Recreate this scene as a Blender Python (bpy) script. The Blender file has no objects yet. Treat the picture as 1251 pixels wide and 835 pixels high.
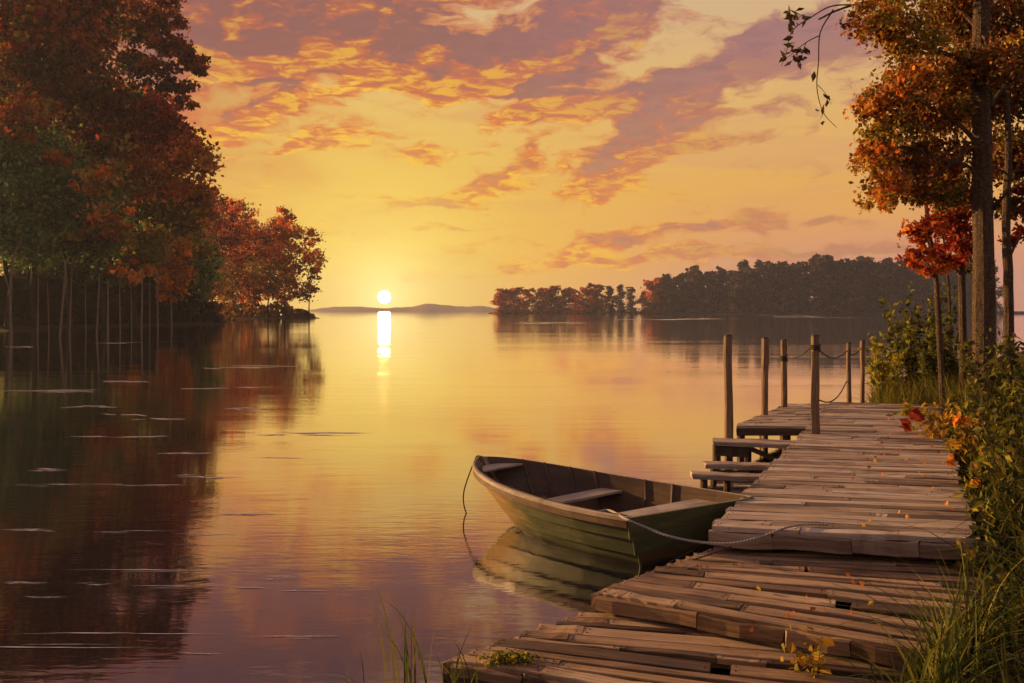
import bpy, bmesh, math, random
import numpy as np
from mathutils import Vector, Matrix, noise as mnoise

random.seed(7)
RNG = np.random.default_rng(11)
SC = bpy.context.scene
COL = SC.collection
F, HX, HY, H = 1083.0, 625.5, 379.5, 3.0       # focal length in photo pixels, principal point, eye height (m)

def at(px, py, Y):
    """world point seen at photo pixel (px,py) at distance Y"""
    return np.array([(px - HX) / F * Y, Y, H - (py - HY) / F * Y])
def on(px, py, z=0.0):
    """world point on the level z seen at photo pixel"""
    Y = (H - z) * F / (py - HY)
    return np.array([(px - HX) / F * Y, Y, z])
def lin(r, g, b):
    def c(v):
        v /= 255.0
        return v / 12.92 if v <= 0.04045 else ((v + 0.055) / 1.055) ** 2.4
    return (c(r), c(g), c(b), 1.0)

# ------------------------------------------------------------------ objects
def tag(o, label=None, cat=None, group=None, kind=None):
    if label: o['label'] = label
    if cat: o['category'] = cat
    if group: o['group'] = group
    if kind: o['kind'] = kind
    return o
def empty(name, loc, label, cat, group=None, rz=0.0):
    o = bpy.data.objects.new(name, None)
    COL.objects.link(o)
    o.location = [float(q) for q in loc]
    o.rotation_euler = (0, 0, rz)
    o.empty_display_size = .2
    return tag(o, label, cat, group)
def copy_tree(o, parent=None):
    c = o.copy()
    COL.objects.link(c)
    if parent: c.parent = parent
    for ch in list(o.children): copy_tree(ch, c)
    return c

class MB:
    """collects shapes; build() links them as ONE mesh object"""
    def __init__(s):
        s.v, s.f, s.c, s.u, s.n = [], [], [], [], 0
    def add(s, verts, faces, col=None, uvw=None):
        verts = np.asarray(verts, float)
        k = len(verts)
        s.v.append(verts)
        for f in faces: s.f.append(tuple(int(i) + s.n for i in f))
        s.c.append(np.broadcast_to(np.asarray(col if col is not None else (1, 1, 1), float), (k, 3)))
        s.u.append(np.asarray(uvw, float) if uvw is not None else verts.copy())
        s.n += k
    def addq(s, verts, k, col):
        """verts (n*k,3): n faces of k corners, quick"""
        n = len(verts) // k
        idx = np.arange(n * k).reshape(n, k) + s.n
        s.f.extend(map(tuple, idx.tolist()))
        s.v.append(verts); s.c.append(col); s.u.append(verts.copy()); s.n += len(verts)
    def build(s, name, mat, parent=None, origin=None, smooth=False):
        V = np.concatenate(s.v) if s.v else np.zeros((0, 3))
        if origin is not None: V = V - np.asarray(origin, float)
        me = bpy.data.meshes.new(name)
        me.from_pydata(V.tolist(), [], s.f)
        a = me.attributes.new('col', 'FLOAT_VECTOR', 'POINT')
        a.data.foreach_set('vector', np.concatenate(s.c).astype(np.float32).ravel())
        a = me.attributes.new('uvw', 'FLOAT_VECTOR', 'POINT')
        a.data.foreach_set('vector', np.concatenate(s.u).astype(np.float32).ravel())
        if smooth: me.polygons.foreach_set('use_smooth', [True] * len(me.polygons))
        me.materials.append(mat)
        me.update()
        o = bpy.data.objects.new(name, me)
        COL.objects.link(o)
        if parent: o.parent = parent
        return o
    # ---- shapes
    def tube(s, pts, rad, n=8, col=None, rough=0.0, cap=True):
        pts = np.asarray(pts, float); m = len(pts)
        rad = np.broadcast_to(np.asarray(rad, float), (m,))
        V, U = [], []
        d = np.gradient(pts, axis=0)
        d /= np.linalg.norm(d, axis=1)[:, None] + 1e-9
        ref = np.array([0.31, 0.95, 0.05]) if abs(d[0][2]) > 0.7 else np.array([0.05, 0.1, 1.0])
        L = 0.0
        o = random.random() * 50
        for i in range(m):
            if i: L += np.linalg.norm(pts[i] - pts[i - 1])
            x = np.cross(d[i], ref); x /= np.linalg.norm(x) + 1e-9
            y = np.cross(d[i], x)
            for j in range(n):
                a = 2 * math.pi * j / n
                r = rad[i] * (1 + rough * (random.random() - 0.5))
                V.append(pts[i] + r * (math.cos(a) * x + math.sin(a) * y))
                U.append((L + o, math.cos(a) * rad[i], math.sin(a) * rad[i]))
        Fc = [(i * n + j, i * n + (j + 1) % n, (i + 1) * n + (j + 1) % n, (i + 1) * n + j) for i in range(m - 1) for j in range(n)]
        if cap:
            Fc.append(tuple(range(n - 1, -1, -1))); Fc.append(tuple((m - 1) * n + j for j in range(n)))
        s.add(V, Fc, col, U)
    def plank(s, p0, u, v, L, w, t, jit=0.006, col=None, seg=6, warp=0.008, ch=0.012):
        """board: p0 = corner of its TOP face, u along, v across (unit), t thick; worn edges"""
        p0, u, v = (np.asarray(q, float) for q in (p0, u, v))
        z = np.cross(u, v); z /= np.linalg.norm(z)
        if z[2] < 0: z = -z
        prof = [(0, -t), (0, -ch), (ch, 0), (w - ch, 0), (w, -ch), (w, -t)]
        V, U = [], []
        ph, am = random.random() * 6.28, warp * random.uniform(.3, 1)
        o = random.random() * 90
        tw = random.uniform(-1, 1) * warp
        for i in range(seg + 1):
            q = i / seg
            ea, eb = random.gauss(0, jit), random.gauss(0, jit)
            for k, (a, h) in enumerate(prof):
                aa = a + (ea if k < 3 else eb)
                hh = h + am * math.sin(ph + q * 5) + tw * (a / w - .5) + (random.gauss(0, jit * .35) if k in (1, 2, 3, 4) else 0)
                el = random.gauss(0, jit) if i in (0, seg) else 0
                V.append(p0 + u * (q * L + el) + v * aa + z * hh)
                U.append((q * L + o, a + o, h))
        n = 6
        Fc = [(i * n + j, i * n + (j + 1) % n, (i + 1) * n + (j + 1) % n, (i + 1) * n + j) for i in range(seg) for j in range(n)]
        Fc.append(tuple(range(n - 1, -1, -1))); Fc.append(tuple(seg * n + j for j in range(n)))
        s.add(V, Fc, col, U)
    def leaves(s, cen, size, col, flat=0.0, elong=1.5):
        """leaf faces (rhombic, folded) at centres cen (n,3) with random attitudes"""
        n = len(cen)
        a = RNG.normal(size=(n, 3)); a[:, 2] *= (1 - flat)
        a /= np.linalg.norm(a, axis=1)[:, None]
        b = np.cross(a, RNG.normal(size=(n, 3))); b /= np.linalg.norm(b, axis=1)[:, None] + 1e-9
        nn = np.cross(a, b)
        sz = (np.asarray(size) * RNG.uniform(.6, 1.35, n))[:, None]
        a = a * sz * .5 * elong; b = b * sz * .5; nn = nn * sz * .16
        V = np.stack([cen - a, cen - a * .1 + b + nn, cen + a, cen - a * .1 - b + nn * .6], axis=1).reshape(-1, 3)
        s.addq(V, 4, np.repeat(col, 4, axis=0))
    def blades(s, base, h, w, lean, col, seg=4):
        """grass blades: base (n,3), height, width, lean vectors (n,2)"""
        n = len(base)
        ang = RNG.uniform(0, 6.283, n)
        side = np.stack([np.cos(ang), np.sin(ang), np.zeros(n)], 1)
        rings = []
        for i in range(seg + 1):
            q = i / seg
            c = base.copy()
            c[:, 0] += lean[:, 0] * q * q * h; c[:, 1] += lean[:, 1] * q * q * h
            ll = np.hypot(lean[:, 0], lean[:, 1])
            c[:, 2] += h * q * (1 - .45 * np.clip(ll, 0, 1.6) * q * q)
            ww = (w * (1 - q) ** .7 * (.7 + .6 * q * (1 - q) * 2) + .0006)[:, None]
            rings.append((c - side * ww, c + side * ww))
        for i in range(seg):
            l0, r0 = rings[i]; l1, r1 = rings[i + 1]
            V = np.stack([l0, r0, r1, l1], 1).reshape(-1, 3)
            cc = col * (0.55 + 0.5 * (i + .5) / seg) if False else col
            s.addq(V, 4, np.repeat(cc, 4, axis=0))

def catmull(pts, n=8):
    pts = [np.asarray(p, float) for p in pts]
    P = [2 * pts[0] - pts[1]] + pts + [2 * pts[-1] - pts[-2]]
    out = []
    for i in range(1, len(P) - 2):
        for k in range(n):
            t = k / n
            a, b, c, d = P[i - 1], P[i], P[i + 1], P[i + 2]
            out.append(.5 * (2 * b + (c - a) * t + (2 * a - 5 * b + 4 * c - d) * t * t + (3 * b - a - 3 * c + d) * t ** 3))
    out.append(pts[-1])
    return np.array(out)

# ------------------------------------------------------------------ node helpers
class NT:
    def __init__(s, tree): s.t = tree
    def node(s, kind, **kw):
        n = s.t.nodes.new(kind)
        for k, v in kw.items(): setattr(n, k, v)
        return n
    def put(s, sock, v):
        if isinstance(v, bpy.types.NodeSocket): s.t.links.new(v, sock)
        elif v is not None:
            try: sock.default_value = v
            except Exception: sock.default_value = tuple(v)[:len(sock.default_value)]
    def m(s, op, a=None, b=None, c=None, clamp=False):
        n = s.node('ShaderNodeMath', operation=op, use_clamp=clamp)
        for i, q in enumerate((a, b, c)):
            if q is not None: s.put(n.inputs[i], q)
        return n.outputs[0]
    def vm(s, op, a=None, b=None, out=0):
        n = s.node('ShaderNodeVectorMath', operation=op)
        if a is not None: s.put(n.inputs[0], a)
        if b is not None:
            if op == 'SCALE': s.put(n.inputs['Scale'], b)
            else: s.put(n.inputs[1], b)
        return n.outputs[out]
    def mix(s, f, a, b, mode='MIX'):
        n = s.node('ShaderNodeMix', data_type='RGBA', blend_type=mode)
        n.clamp_factor = True
        s.put(n.inputs[0], f); s.put(n.inputs[6], a); s.put(n.inputs[7], b)
        return n.outputs[2]
    def ss(s, x, lo, hi, a=0.0, b=1.0):
        n = s.node('ShaderNodeMapRange', interpolation_type='SMOOTHSTEP')
        s.put(n.inputs[0], x); s.put(n.inputs[1], lo); s.put(n.inputs[2], hi); s.put(n.inputs[3], a); s.put(n.inputs[4], b)
        return n.outputs[0]
    def noise(s, vec, scale, detail=4, rough=.55, dist=0.0):
        n = s.node('ShaderNodeTexNoise')
        s.put(n.inputs['Vector'], vec); n.inputs['Scale'].default_value = scale
        n.inputs['Detail'].default_value = detail; n.inputs['Roughness'].default_value = rough
        n.inputs['Distortion'].default_value = dist
        return n.outputs[0]
    def ramp(s, f, stops):
        n = s.node('ShaderNodeValToRGB')
        r = n.color_ramp
        while len(r.elements) < len(stops): r.elements.new(.5)
        for e, (p, c) in zip(r.elements, stops): e.position = p; e.color = c
        s.put(n.inputs[0], f)
        return n.outputs[0]
    def mapping(s, vec, loc=(0, 0, 0), rot=(0, 0, 0), scale=(1, 1, 1), kind='POINT'):
        n = s.node('ShaderNodeMapping', vector_type=kind)
        s.put(n.inputs[0], vec)
        n.inputs[1].default_value = loc; n.inputs[2].default_value = rot; n.inputs[3].default_value = scale
        return n.outputs[0]
    def xyz(s, x, y, z=0.0):
        n = s.node('ShaderNodeCombineXYZ')
        for i, q in enumerate((x, y, z)): s.put(n.inputs[i], q)
        return n.outputs[0]
    def attr(s, name, out='Vector'):
        return s.node('ShaderNodeAttribute', attribute_name=name).outputs[out]
def new_mat(name):
    m = bpy.data.materials.new(name); m.use_nodes = True
    m.node_tree.nodes.clear()
    k = NT(m.node_tree)
    out = k.node('ShaderNodeOutputMaterial')
    return m, k, out
def principled(k, out, base, rough=.7, spec=.3, normal=None, **kw):
    p = k.node('ShaderNodeBsdfPrincipled')
    k.put(p.inputs['Base Color'], base); k.put(p.inputs['Roughness'], rough)
    k.put(p.inputs['Specular IOR Level'], spec)
    if normal is not None: k.put(p.inputs['Normal'], normal)
    for a, b in kw.items(): k.put(p.inputs[a], b)
    if out: k.t.links.new(p.outputs[0], out.inputs[0])
    return p
def bump(k, h, strength=.5, dist=.02):
    n = k.node('ShaderNodeBump'); n.inputs['Strength'].default_value = strength
    n.inputs['Distance'].default_value = dist
    k.put(n.inputs['Height'], h)
    return n.outputs[0]
# ------------------------------------------------------------------ camera, sun, sky
cd = bpy.data.cameras.new('camera'); cam = bpy.data.objects.new('camera', cd); COL.objects.link(cam)
cam.location = (0, 0, H); cam.rotation_euler = (math.radians(90), 0, 0)
cd.sensor_width = 36; cd.lens = 36 * F / 1251; cd.shift_y = -(417.5 - HY) / 1251
cd.clip_start = .1; cd.clip_end = 8000
SC.camera = cam
SUN_AZ, SUN_EL = math.radians(-8.2), math.radians(.85)      # the disc low over the water
LAMP_AZ, LAMP_EL = math.radians(-62), math.radians(11)
sl = bpy.data.lights.new('sun', 'SUN'); so = bpy.data.objects.new('sun', sl); COL.objects.link(so)
sl.energy = 5.0; sl.angle = math.radians(1.5); sl.color = (1.0, .55, .20)
dv = Vector((math.sin(LAMP_AZ) * math.cos(LAMP_EL), math.cos(LAMP_AZ) * math.cos(LAMP_EL), math.sin(LAMP_EL)))
so.rotation_euler = dv.to_track_quat('Z', 'Y').to_euler(); so.location = dv * 60

W = bpy.data.worlds.new('World'); SC.world = W; W.use_nodes = True
W.node_tree.nodes.clear()
k = NT(W.node_tree)
def azel(px, py):
    a = math.atan((px - HX) / F)
    return math.degrees(a), math.degrees(math.atan((HY - py) / F * math.cos(a)))
# cloud masses of this sky: (x, y, half length, half height, tilt deg, weight) measured on the photo, stored as azimuth/elevation
CLOUDS = [
 (310, 20, 190, 50, 0, 1.05), (440, 40, 70, 30, 8, .6), (500, 85, 80, 30, -4, .9), (575, 82, 85, 36, 6, 1.0), (690, 55, 95, 42, 16, 1.0), (640, 80, 70, 24, 8, .7),
 (760, 15, 60, 30, 15, .8), (905, 75, 140, 32, 22, .82), (1010, 60, 90, 30, 0, .7), (745, 125, 110, 18, 6, .9), (670, 140, 50, 12, 4, .7),
 (790, 165, 70, 36, 28, .85), (740, 205, 55, 22, 30, .7), (720, 232, 55, 12, 5, .6), (625, 208, 50, 20, 35, .75), (575, 232, 60, 10, 12, .65),
 (500, 243, 95, 8, 0, .7), (520, 190, 42, 11, 4, .75), (420, 168, 52, 13, 8, .7), (335, 78, 95, 18, 6, .9), (330, 140, 90, 20, 15, .8), (360, 180, 50, 9, 14, .75),
 (890, 172, 75, 8, 4, .7), (940, 140, 60, 10, 8, .55), (870, 272, 110, 7, 4, .66), (980, 275, 100, 8, 2, .55), (770, 290, 90, 13, 8, .5), (420, 282, 42, 5, 2, .6), (545, 276, 70, 4, 0, .55),
 (700, 320, 150, 12, 3, .5), (920, 308, 190, 10, 2, .72), (560, 340, 90, 7, 2, .4), (590, 300, 60, 8, 6, .35), (1080, 120, 60, 25, 0, .4), (160, 90, 150, 60, 0, .6), (270, 230, 70, 18, 10, .35),
 (840, -60, 500, 45, 4, .55), (200, -90, 400, 60, 0, .6), (600, -190, 700, 55, 0, .6),
]
def density_group():
    g = bpy.data.node_groups.new('cloud_density', 'ShaderNodeTree')
    g.interface.new_socket('P', in_out='INPUT', socket_type='NodeSocketVector')
    g.interface.new_socket('D', in_out='OUTPUT', socket_type='NodeSocketFloat')
    q = NT(g)
    gi = q.node('NodeGroupInput'); go = q.node('NodeGroupOutput')
    P = gi.outputs[0]
    st = q.mapping(P, scale=(.19, .42, 1))
    wn = q.node('ShaderNodeTexNoise'); q.put(wn.inputs['Vector'], st); wn.inputs['Scale'].default_value = 1.3; wn.inputs['Detail'].default_value = 3
    wv = q.vm('SUBTRACT', wn.outputs['Color'], (.5, .5, .5))
    wv = q.vm('MULTIPLY', wv, (4.2, 2.2, 0))
    Pw = q.vm('ADD', P, wv)
    tot = None
    for (cx, cy, rx, ry, rot, w) in CLOUDS:
        a, e = azel(cx, cy); c2 = math.cos(math.radians(a))
        # (each mass waits for the one before: keeps the shader's stack small)
        Pc = Pw if tot is None else q.vm('ADD', Pw, q.vm('SCALE', (1e-9, 0, 0), tot))
        mp = q.mapping(Pc, loc=(a, e, 0), rot=(0, 0, math.radians(rot)), scale=(rx * .0529 * c2 * c2 * 1.0, ry * .0529 * c2 * 1.0, 1), kind='TEXTURE')
        d2 = q.vm('DOT_PRODUCT', mp, mp, out=1)
        ex = q.m('POWER', .36788, d2)
        tot = q.m('MULTIPLY_ADD', ex, w, tot if tot is not None else 0.0)
    tot = q.m('MINIMUM', tot, 1.15)
    n1 = q.noise(q.mapping(Pw, scale=(.30, .62, 1)), 1.0, 7, .57, .3)
    n2 = q.noise(q.mapping(Pw, loc=(5, 3, 0), rot=(0, 0, -.12), scale=(.5, 1.7, 1)), 1.0, 6, .55, .6)
    f = q.m('MULTIPLY_ADD', n1, 1.15, q.m('MULTIPLY', tot, .62))
    f = q.m('MULTIPLY_ADD', n2, .55, f)
    d = q.m('SUBTRACT', f, 1.03)
    q.t.links.new(d, go.inputs[0])
    return g
DG = density_group()
tc = k.node('ShaderNodeTexCoord')
dirv = k.vm('NORMALIZE', tc.outputs['Generated'])
sp = k.node('ShaderNodeSeparateXYZ'); k.put(sp.inputs[0], dirv)
dx, dy, dz = sp.outputs
az = k.m('DEGREES', k.m('ARCTAN2', dx, dy)); el = k.m('DEGREES', k.m('ARCSINE', dz))
P = k.xyz(az, el, 0.0)
sdir = (math.sin(SUN_AZ) * math.cos(SUN_EL), math.cos(SUN_AZ) * math.cos(SUN_EL), math.sin(SUN_EL))
sd = k.m('DEGREES', k.m('ARCCOSINE', k.m('MINIMUM', k.vm('DOT_PRODUCT', dirv, sdir, out=1), .9999999)))    # degrees from the sun
ela = k.m('ABSOLUTE', el)
base = k.ramp(k.m('DIVIDE', ela, 90.0), [(0, lin(232, 146, 76)), (.035, lin(236, 164, 74)), (.09, lin(229, 170, 86)), (.16, lin(222, 178, 114)), (.24, lin(206, 174, 146)), (.36, lin(158, 140, 156)), (.6, lin(138, 126, 146)), (1.0, lin(128, 124, 152))])
# pinker low on the right
pk = k.m('MULTIPLY', k.ss(az, 2, 17), k.ss(ela, 7.5, 1.5))
base = k.mix(k.m('MULTIPLY', pk, .9), base, lin(206, 138, 124))
lf = k.m('MULTIPLY', k.ss(az, -9, -22), k.ss(ela, 3, 15))
base = k.mix(k.m('MULTIPLY', lf, .75), base, lin(180, 108, 72))
# the sky behind the viewer is dim and mauve
bk = k.ss(k.m('ABSOLUTE', az), 45, 120)
base = k.mix(k.m('MULTIPLY', bk, .85), base, lin(126, 116, 126))
# glow round the sun
g1 = k.m('POWER', .36788, k.m('DIVIDE', sd, 8.2))
g2 = k.m('POWER', .36788, k.m('DIVIDE', sd, 5.6))
sky = k.mix(k.m('MULTIPLY', g1, .95), base, lin(255, 203, 46))
sky = k.mix(k.m('MULTIPLY', g2, .97), sky, lin(255, 240, 112))
# thin veils
vl = k.noise(k.mapping(P, scale=(.07, .34, 1), rot=(0, 0, -.10)), 1.0, 7, .6, 1.2)
vl = k.m('MULTIPLY', k.ss(vl, .44, .70), k.ss(ela, .5, 4, .35, 1))
sky = k.mix(k.m('MULTIPLY', vl, k.m('MULTIPLY_ADD', g1, -.25, .34)), sky, k.mix(k.ss(az, -12, 12), lin(214, 126, 62), lin(208, 146, 118)))
# clouds
def dens(vec):
    n = k.node('ShaderNodeGroup'); n.node_tree = DG
    k.put(n.inputs[0], vec)
    return n.outputs[0]
d1 = dens(P)
toward = k.xyz(k.m('MULTIPLY', k.m('ADD', az, 8.2), -.035), -1.35, 0.0)
d2 = dens(k.vm('ADD', k.vm('ADD', P, toward), k.vm('SCALE', (1e-9, 0, 0), d1)))
cov = k.ss(d1, -.07, .22)
core = k.ss(d1, .04, .34)
rim = k.m('SUBTRACT', d1, d2)
rim = k.ss(rim, -.02, .24)
fine = k.noise(k.mapping(P, scale=(.55, 2.1, 1)), 1.0, 8, .62, .6)
rim = k.m('MULTIPLY', rim, k.ss(fine, .30, .60, .25, 1.0))
rim = k.m('MULTIPLY', rim, k.m('MULTIPLY_ADD', core, -.22, 1.05))
near = k.ss(sd, 31, 10)                       # lit strongest within reach of the sun
lo = k.ss(ela, 9, 3)
ccol = k.mix(k.ss(az, -14, 22), lin(146, 88, 82), lin(166, 116, 116))
ccol = k.mix(k.ss(ela, 17, 7), ccol, lin(196, 132, 98))
ccol = k.mix(k.ss(el, 19, 26), ccol, lin(118, 98, 122))
ccol = k.mix(k.ss(fine, .35, .7), ccol, k.mix(.35, ccol, lin(120, 84, 92)))
ccol = k.mix(k.m('MULTIPLY', k.ss(core, .75, .05), k.m('MULTIPLY_ADD', near, .75, .12)), ccol, lin(228, 112, 36))
lit = k.mix(k.ss(rim, .45, .95), lin(240, 108, 18), lin(255, 196, 46))
ccol = k.mix(k.m('MULTIPLY', rim, k.m('MULTIPLY_ADD', near, .95, .08)), ccol, lit)
ccol = k.mix(k.m('MULTIPLY', bk, .7), ccol, lin(112, 98, 108))
cov = k.m('MULTIPLY', cov, k.ss(k.m('ADD', g1, g2), 1.0, .25, .35, .93))
cov = k.m('MULTIPLY', cov, k.ss(ela, .3, 2.0, .35, 1))
sky = k.mix(cov, sky, ccol)
# the disc
disc = k.ss(sd, .42, .24)
halo = k.m('POWER', .36788, k.m('DIVIDE', sd, 1.9))
sky = k.mix(k.m('MULTIPLY', halo, .9), sky, (1.75, 1.30, .50, 1))
sky = k.mix(disc, sky, (1500.0, 800.0, 210.0, 1))
bg = k.node('ShaderNodeBackground'); k.put(bg.inputs[0], sky); bg.inputs[1].default_value = .69
nis = k.node('ShaderNodeTexSky', sky_type='NISHITA'); nis.sun_disc = False
nis.sun_elevation = LAMP_EL; nis.sun_rotation = LAMP_AZ
nis.dust_density = 3.0
bn = k.node('ShaderNodeBackground'); k.put(bn.inputs[0], nis.outputs[0]); bn.inputs[1].default_value = .003
ad = k.node('ShaderNodeAddShader'); k.put(ad.inputs[0], bg.outputs[0]); k.put(ad.inputs[1], bn.outputs[0])
wo = k.node('ShaderNodeOutputWorld'); k.put(wo.inputs[0], ad.outputs[0])
W.cycles.sampling_method = 'MANUAL'; W.cycles.sample_map_resolution = 2048

vs = SC.view_settings
SC.display_settings.display_device = 'sRGB'
vs.view_transform = 'Standard'; vs.look = 'None'; vs.exposure = .5; vs.gamma = 1; vs.use_curve_mapping = False
SC.cycles.use_denoising = True
SC.cycles.caustics_reflective = False; SC.cycles.caustics_refractive = False
SC.cycles.use_adaptive_sampling = True; SC.cycles.adaptive_threshold = .025
SC.cycles.max_bounces = 6; SC.cycles.diffuse_bounces = 2; SC.cycles.glossy_bounces = 4; SC.cycles.transmission_bounces = 4
SC.cycles.volume_bounces = 1; SC.cycles.transparent_max_bounces = 8
SC.cycles.sample_clamp_indirect = 3.2
# ------------------------------------------------------------------ materials
def wood_mat(name, stops, rough=.62, bstr=.6, grain=(1.2, 28, 28), wet=0.0, island=.36):
    m, k, out = new_mat(name)
    u = k.attr('uvw')
    g = k.node('ShaderNodeNewGeometry')
    isl = g.outputs['Random Per Island']
    v = k.mapping(u, scale=grain)
    n1 = k.noise(v, 1.0, 6, .65, .6)
    n2 = k.noise(k.mapping(u, scale=(.9, 3.2, 3.2)), 1.0, 4, .6, .4)
    n3 = k.noise(k.mapping(u, scale=(7, 90, 90)), 1.0, 3, .6)
    f = k.m('ADD', k.m('MULTIPLY', isl, island), k.m('MULTIPLY_ADD', n1, .55, k.m('MULTIPLY', n2, .45)))
    f = k.m('SUBTRACT', f, .5 * island)
    f = k.m('MULTIPLY_ADD', k.m('SUBTRACT', f, .5), 1.7, .5)
    c = k.ramp(f, stops)
    ge = k.node('ShaderNodeNewGeometry')
    st = k.noise(ge.outputs['Position'], 1.1, 6, .68, .6)                        # damp and worn patches
    c = k.mix(k.m('MULTIPLY', k.ss(st, .50, .66), .55), c, k.mix(1.0, c, (.42, .34, .28, 1), 'MULTIPLY'))
    sp_ = k.noise(ge.outputs['Position'], 14, 4, .7)
    c = k.mix(k.m('MULTIPLY', k.ss(sp_, .60, .70), .5), c, k.mix(1.0, c, (.35, .30, .26, 1), 'MULTIPLY'))
    crack = k.ss(n1, .37, .31)
    c = k.mix(k.m('MULTIPLY', crack, .75), c, (.012, .009, .007, 1))
    h = k.m('ADD', k.m('MULTIPLY', n1, 1.0), k.m('MULTIPLY', n3, .35))
    h = k.m('SUBTRACT', h, k.m('MULTIPLY', crack, .5))
    nb = bump(k, h, bstr, .012)
    r = k.ss(n2, .35, .65, rough - .14, rough + .14)
    principled(k, out, c, r, .35, nb)
    return m
def L(r, g, b): return (r, g, b, 1)
M = {}
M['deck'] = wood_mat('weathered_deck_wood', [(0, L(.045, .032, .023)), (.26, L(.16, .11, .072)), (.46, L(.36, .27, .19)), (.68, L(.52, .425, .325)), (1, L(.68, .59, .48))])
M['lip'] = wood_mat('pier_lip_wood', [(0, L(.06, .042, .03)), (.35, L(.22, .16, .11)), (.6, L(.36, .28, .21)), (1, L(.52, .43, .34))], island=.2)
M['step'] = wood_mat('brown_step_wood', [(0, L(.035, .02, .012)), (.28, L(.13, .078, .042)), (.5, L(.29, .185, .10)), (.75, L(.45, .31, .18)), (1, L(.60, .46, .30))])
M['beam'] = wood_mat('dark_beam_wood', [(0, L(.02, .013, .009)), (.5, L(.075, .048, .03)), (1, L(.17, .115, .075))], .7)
M['post'] = wood_mat('post_wood', [(0, L(.05, .03, .018)), (.35, L(.13, .08, .05)), (.65, L(.28, .19, .12)), (1, L(.42, .30, .20))], .75, .9, (2.2, 40, 40))
M['boat_in'] = wood_mat('boat_inner_wood', [(0, L(.03, .018, .011)), (.5, L(.10, .06, .035)), (1, L(.20, .125, .075))], .5, .3, (1.5, 20, 20))
M['boat_trim'] = wood_mat('boat_trim_wood', [(0, L(.16, .125, .10)), (.5, L(.38, .32, .26)), (1, L(.58, .52, .45))], .42, .3, (1.5, 26, 26))
def iron():
    m, k, out = new_mat('rusty_nails'); principled(k, out, k.mix(k.noise(k.attr('uvw'), 9, 3), (.02, .012, .008, 1), (.09, .04, .02, 1)), .7, .3); return m
M['iron'] = iron()
def hull_mat():
    m, k, out = new_mat('green_boat_paint')
    u = k.attr('uvw')
    n = k.noise(k.mapping(u, scale=(1.6, 14, 14)), 1.0, 6, .65, .5)
    n2 = k.noise(k.mapping(u, scale=(9, 30, 30)), 1.0, 5, .7)
    n3 = k.noise(k.mapping(u, scale=(1.2, 2.5, 2.5)), 1.0, 4, .6)
    c = k.ramp(n, [(.25, L(.050, .072, .034)), (.5, L(.088, .106, .050)), (.75, L(.14, .15, .075))])
    sx = k.node('ShaderNodeSeparateXYZ'); k.put(sx.inputs[0], k.attr('col'))
    z = k.m('MULTIPLY_ADD', n3, .07, sx.outputs[2])
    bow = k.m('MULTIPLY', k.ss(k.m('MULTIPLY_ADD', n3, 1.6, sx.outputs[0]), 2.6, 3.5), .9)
    c = k.mix(bow, c, k.ramp(n, [(.3, L(.30, .19, .07)), (.7, L(.50, .34, .13))]))      # ochre towards the stem: golden light painted into the hull colour
    red = k.m('MULTIPLY', k.ss(z, .19, .16), k.ss(sx.outputs[0], .10, .05))
    c = k.mix(red, c, k.ramp(n, [(.3, L(.12, .028, .014)), (.7, L(.22, .06, .03))]))
    wear = k.m('MULTIPLY', k.ss(n2, .55, .66), k.ss(n3, .38, .6))
    c = k.mix(k.m('MULTIPLY', wear, .7), c, L(.24, .16, .085))
    scum_shade = k.ss(z, .13, .05)  # waterline scum, widened to paint shade on the underside and its reflection
    c = k.mix(k.m('MULTIPLY', scum_shade, .9), c, L(.022, .02, .015))
    nb = bump(k, k.m('ADD', n, k.m('MULTIPLY', n2, .3)), .25, .008)
    principled(k, out, c, k.ss(n3, .3, .7, .28, .5), .45, nb)
    return m
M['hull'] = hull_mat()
def rope_mat(name, a, b):
    m, k, out = new_mat(name)
    u = k.attr('uvw')
    w = k.node('ShaderNodeTexWave', wave_type='BANDS', bands_direction='DIAGONAL'); k.put(w.inputs[0], u); w.inputs['Scale'].default_value = 16
    c = k.mix(w.outputs['Fac'], a, b)
    principled(k, out, c, .85, .2, bump(k, w.outputs['Fac'], .8, .006))
    return m
M['rope'] = rope_mat('rope_fibre', L(.26, .24, .23), L(.50, .48, .47))
M['rope_dark'] = rope_mat('dark_rope_fibre', L(.035, .028, .022), L(.10, .08, .06))
def bark_mat(name, stops, scale=(2.2, 9, 9), bstr=1.0):
    m, k, out = new_mat(name)
    u = k.attr('uvw')
    v = k.mapping(u, scale=scale)
    n = k.noise(v, 1.0, 7, .65, .8)
    vo = k.node('ShaderNodeTexVoronoi', feature='DISTANCE_TO_EDGE'); k.put(vo.inputs['Vector'], k.vm('ADD', k.mapping(u, scale=(scale[0] * 1.6, scale[1] * 1.9, scale[2] * 1.9)), k.vm('SCALE', (1, 1, 1), k.m('MULTIPLY', n, 1.2))))
    e = k.ss(vo.outputs[0], .0, .22)
    f = k.m('MULTIPLY', e, n)
    c = k.ramp(f, stops)
    principled(k, out, c, .85, .2, bump(k, k.m('ADD', f, k.m('MULTIPLY', n, .4)), bstr, .05))
    return m
M['bark'] = bark_mat('tree_bark', [(0, L(.03, .02, .014)), (.25, L(.15, .10, .062)), (.5, L(.36, .25, .165)), (1, L(.56, .42, .30))])
M['bark_pale'] = bark_mat('pale_bark', [(0, L(.12, .085, .06)), (.3, L(.30, .21, .14)), (1, L(.55, .42, .30))], (1.2, 6, 6), .5)
M['bark_far'] = bark_mat('far_bark', [(0, L(.02, .014, .01)), (.5, L(.06, .042, .03)), (1, L(.12, .09, .065))], (.3, 1, 1), .2)
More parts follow.
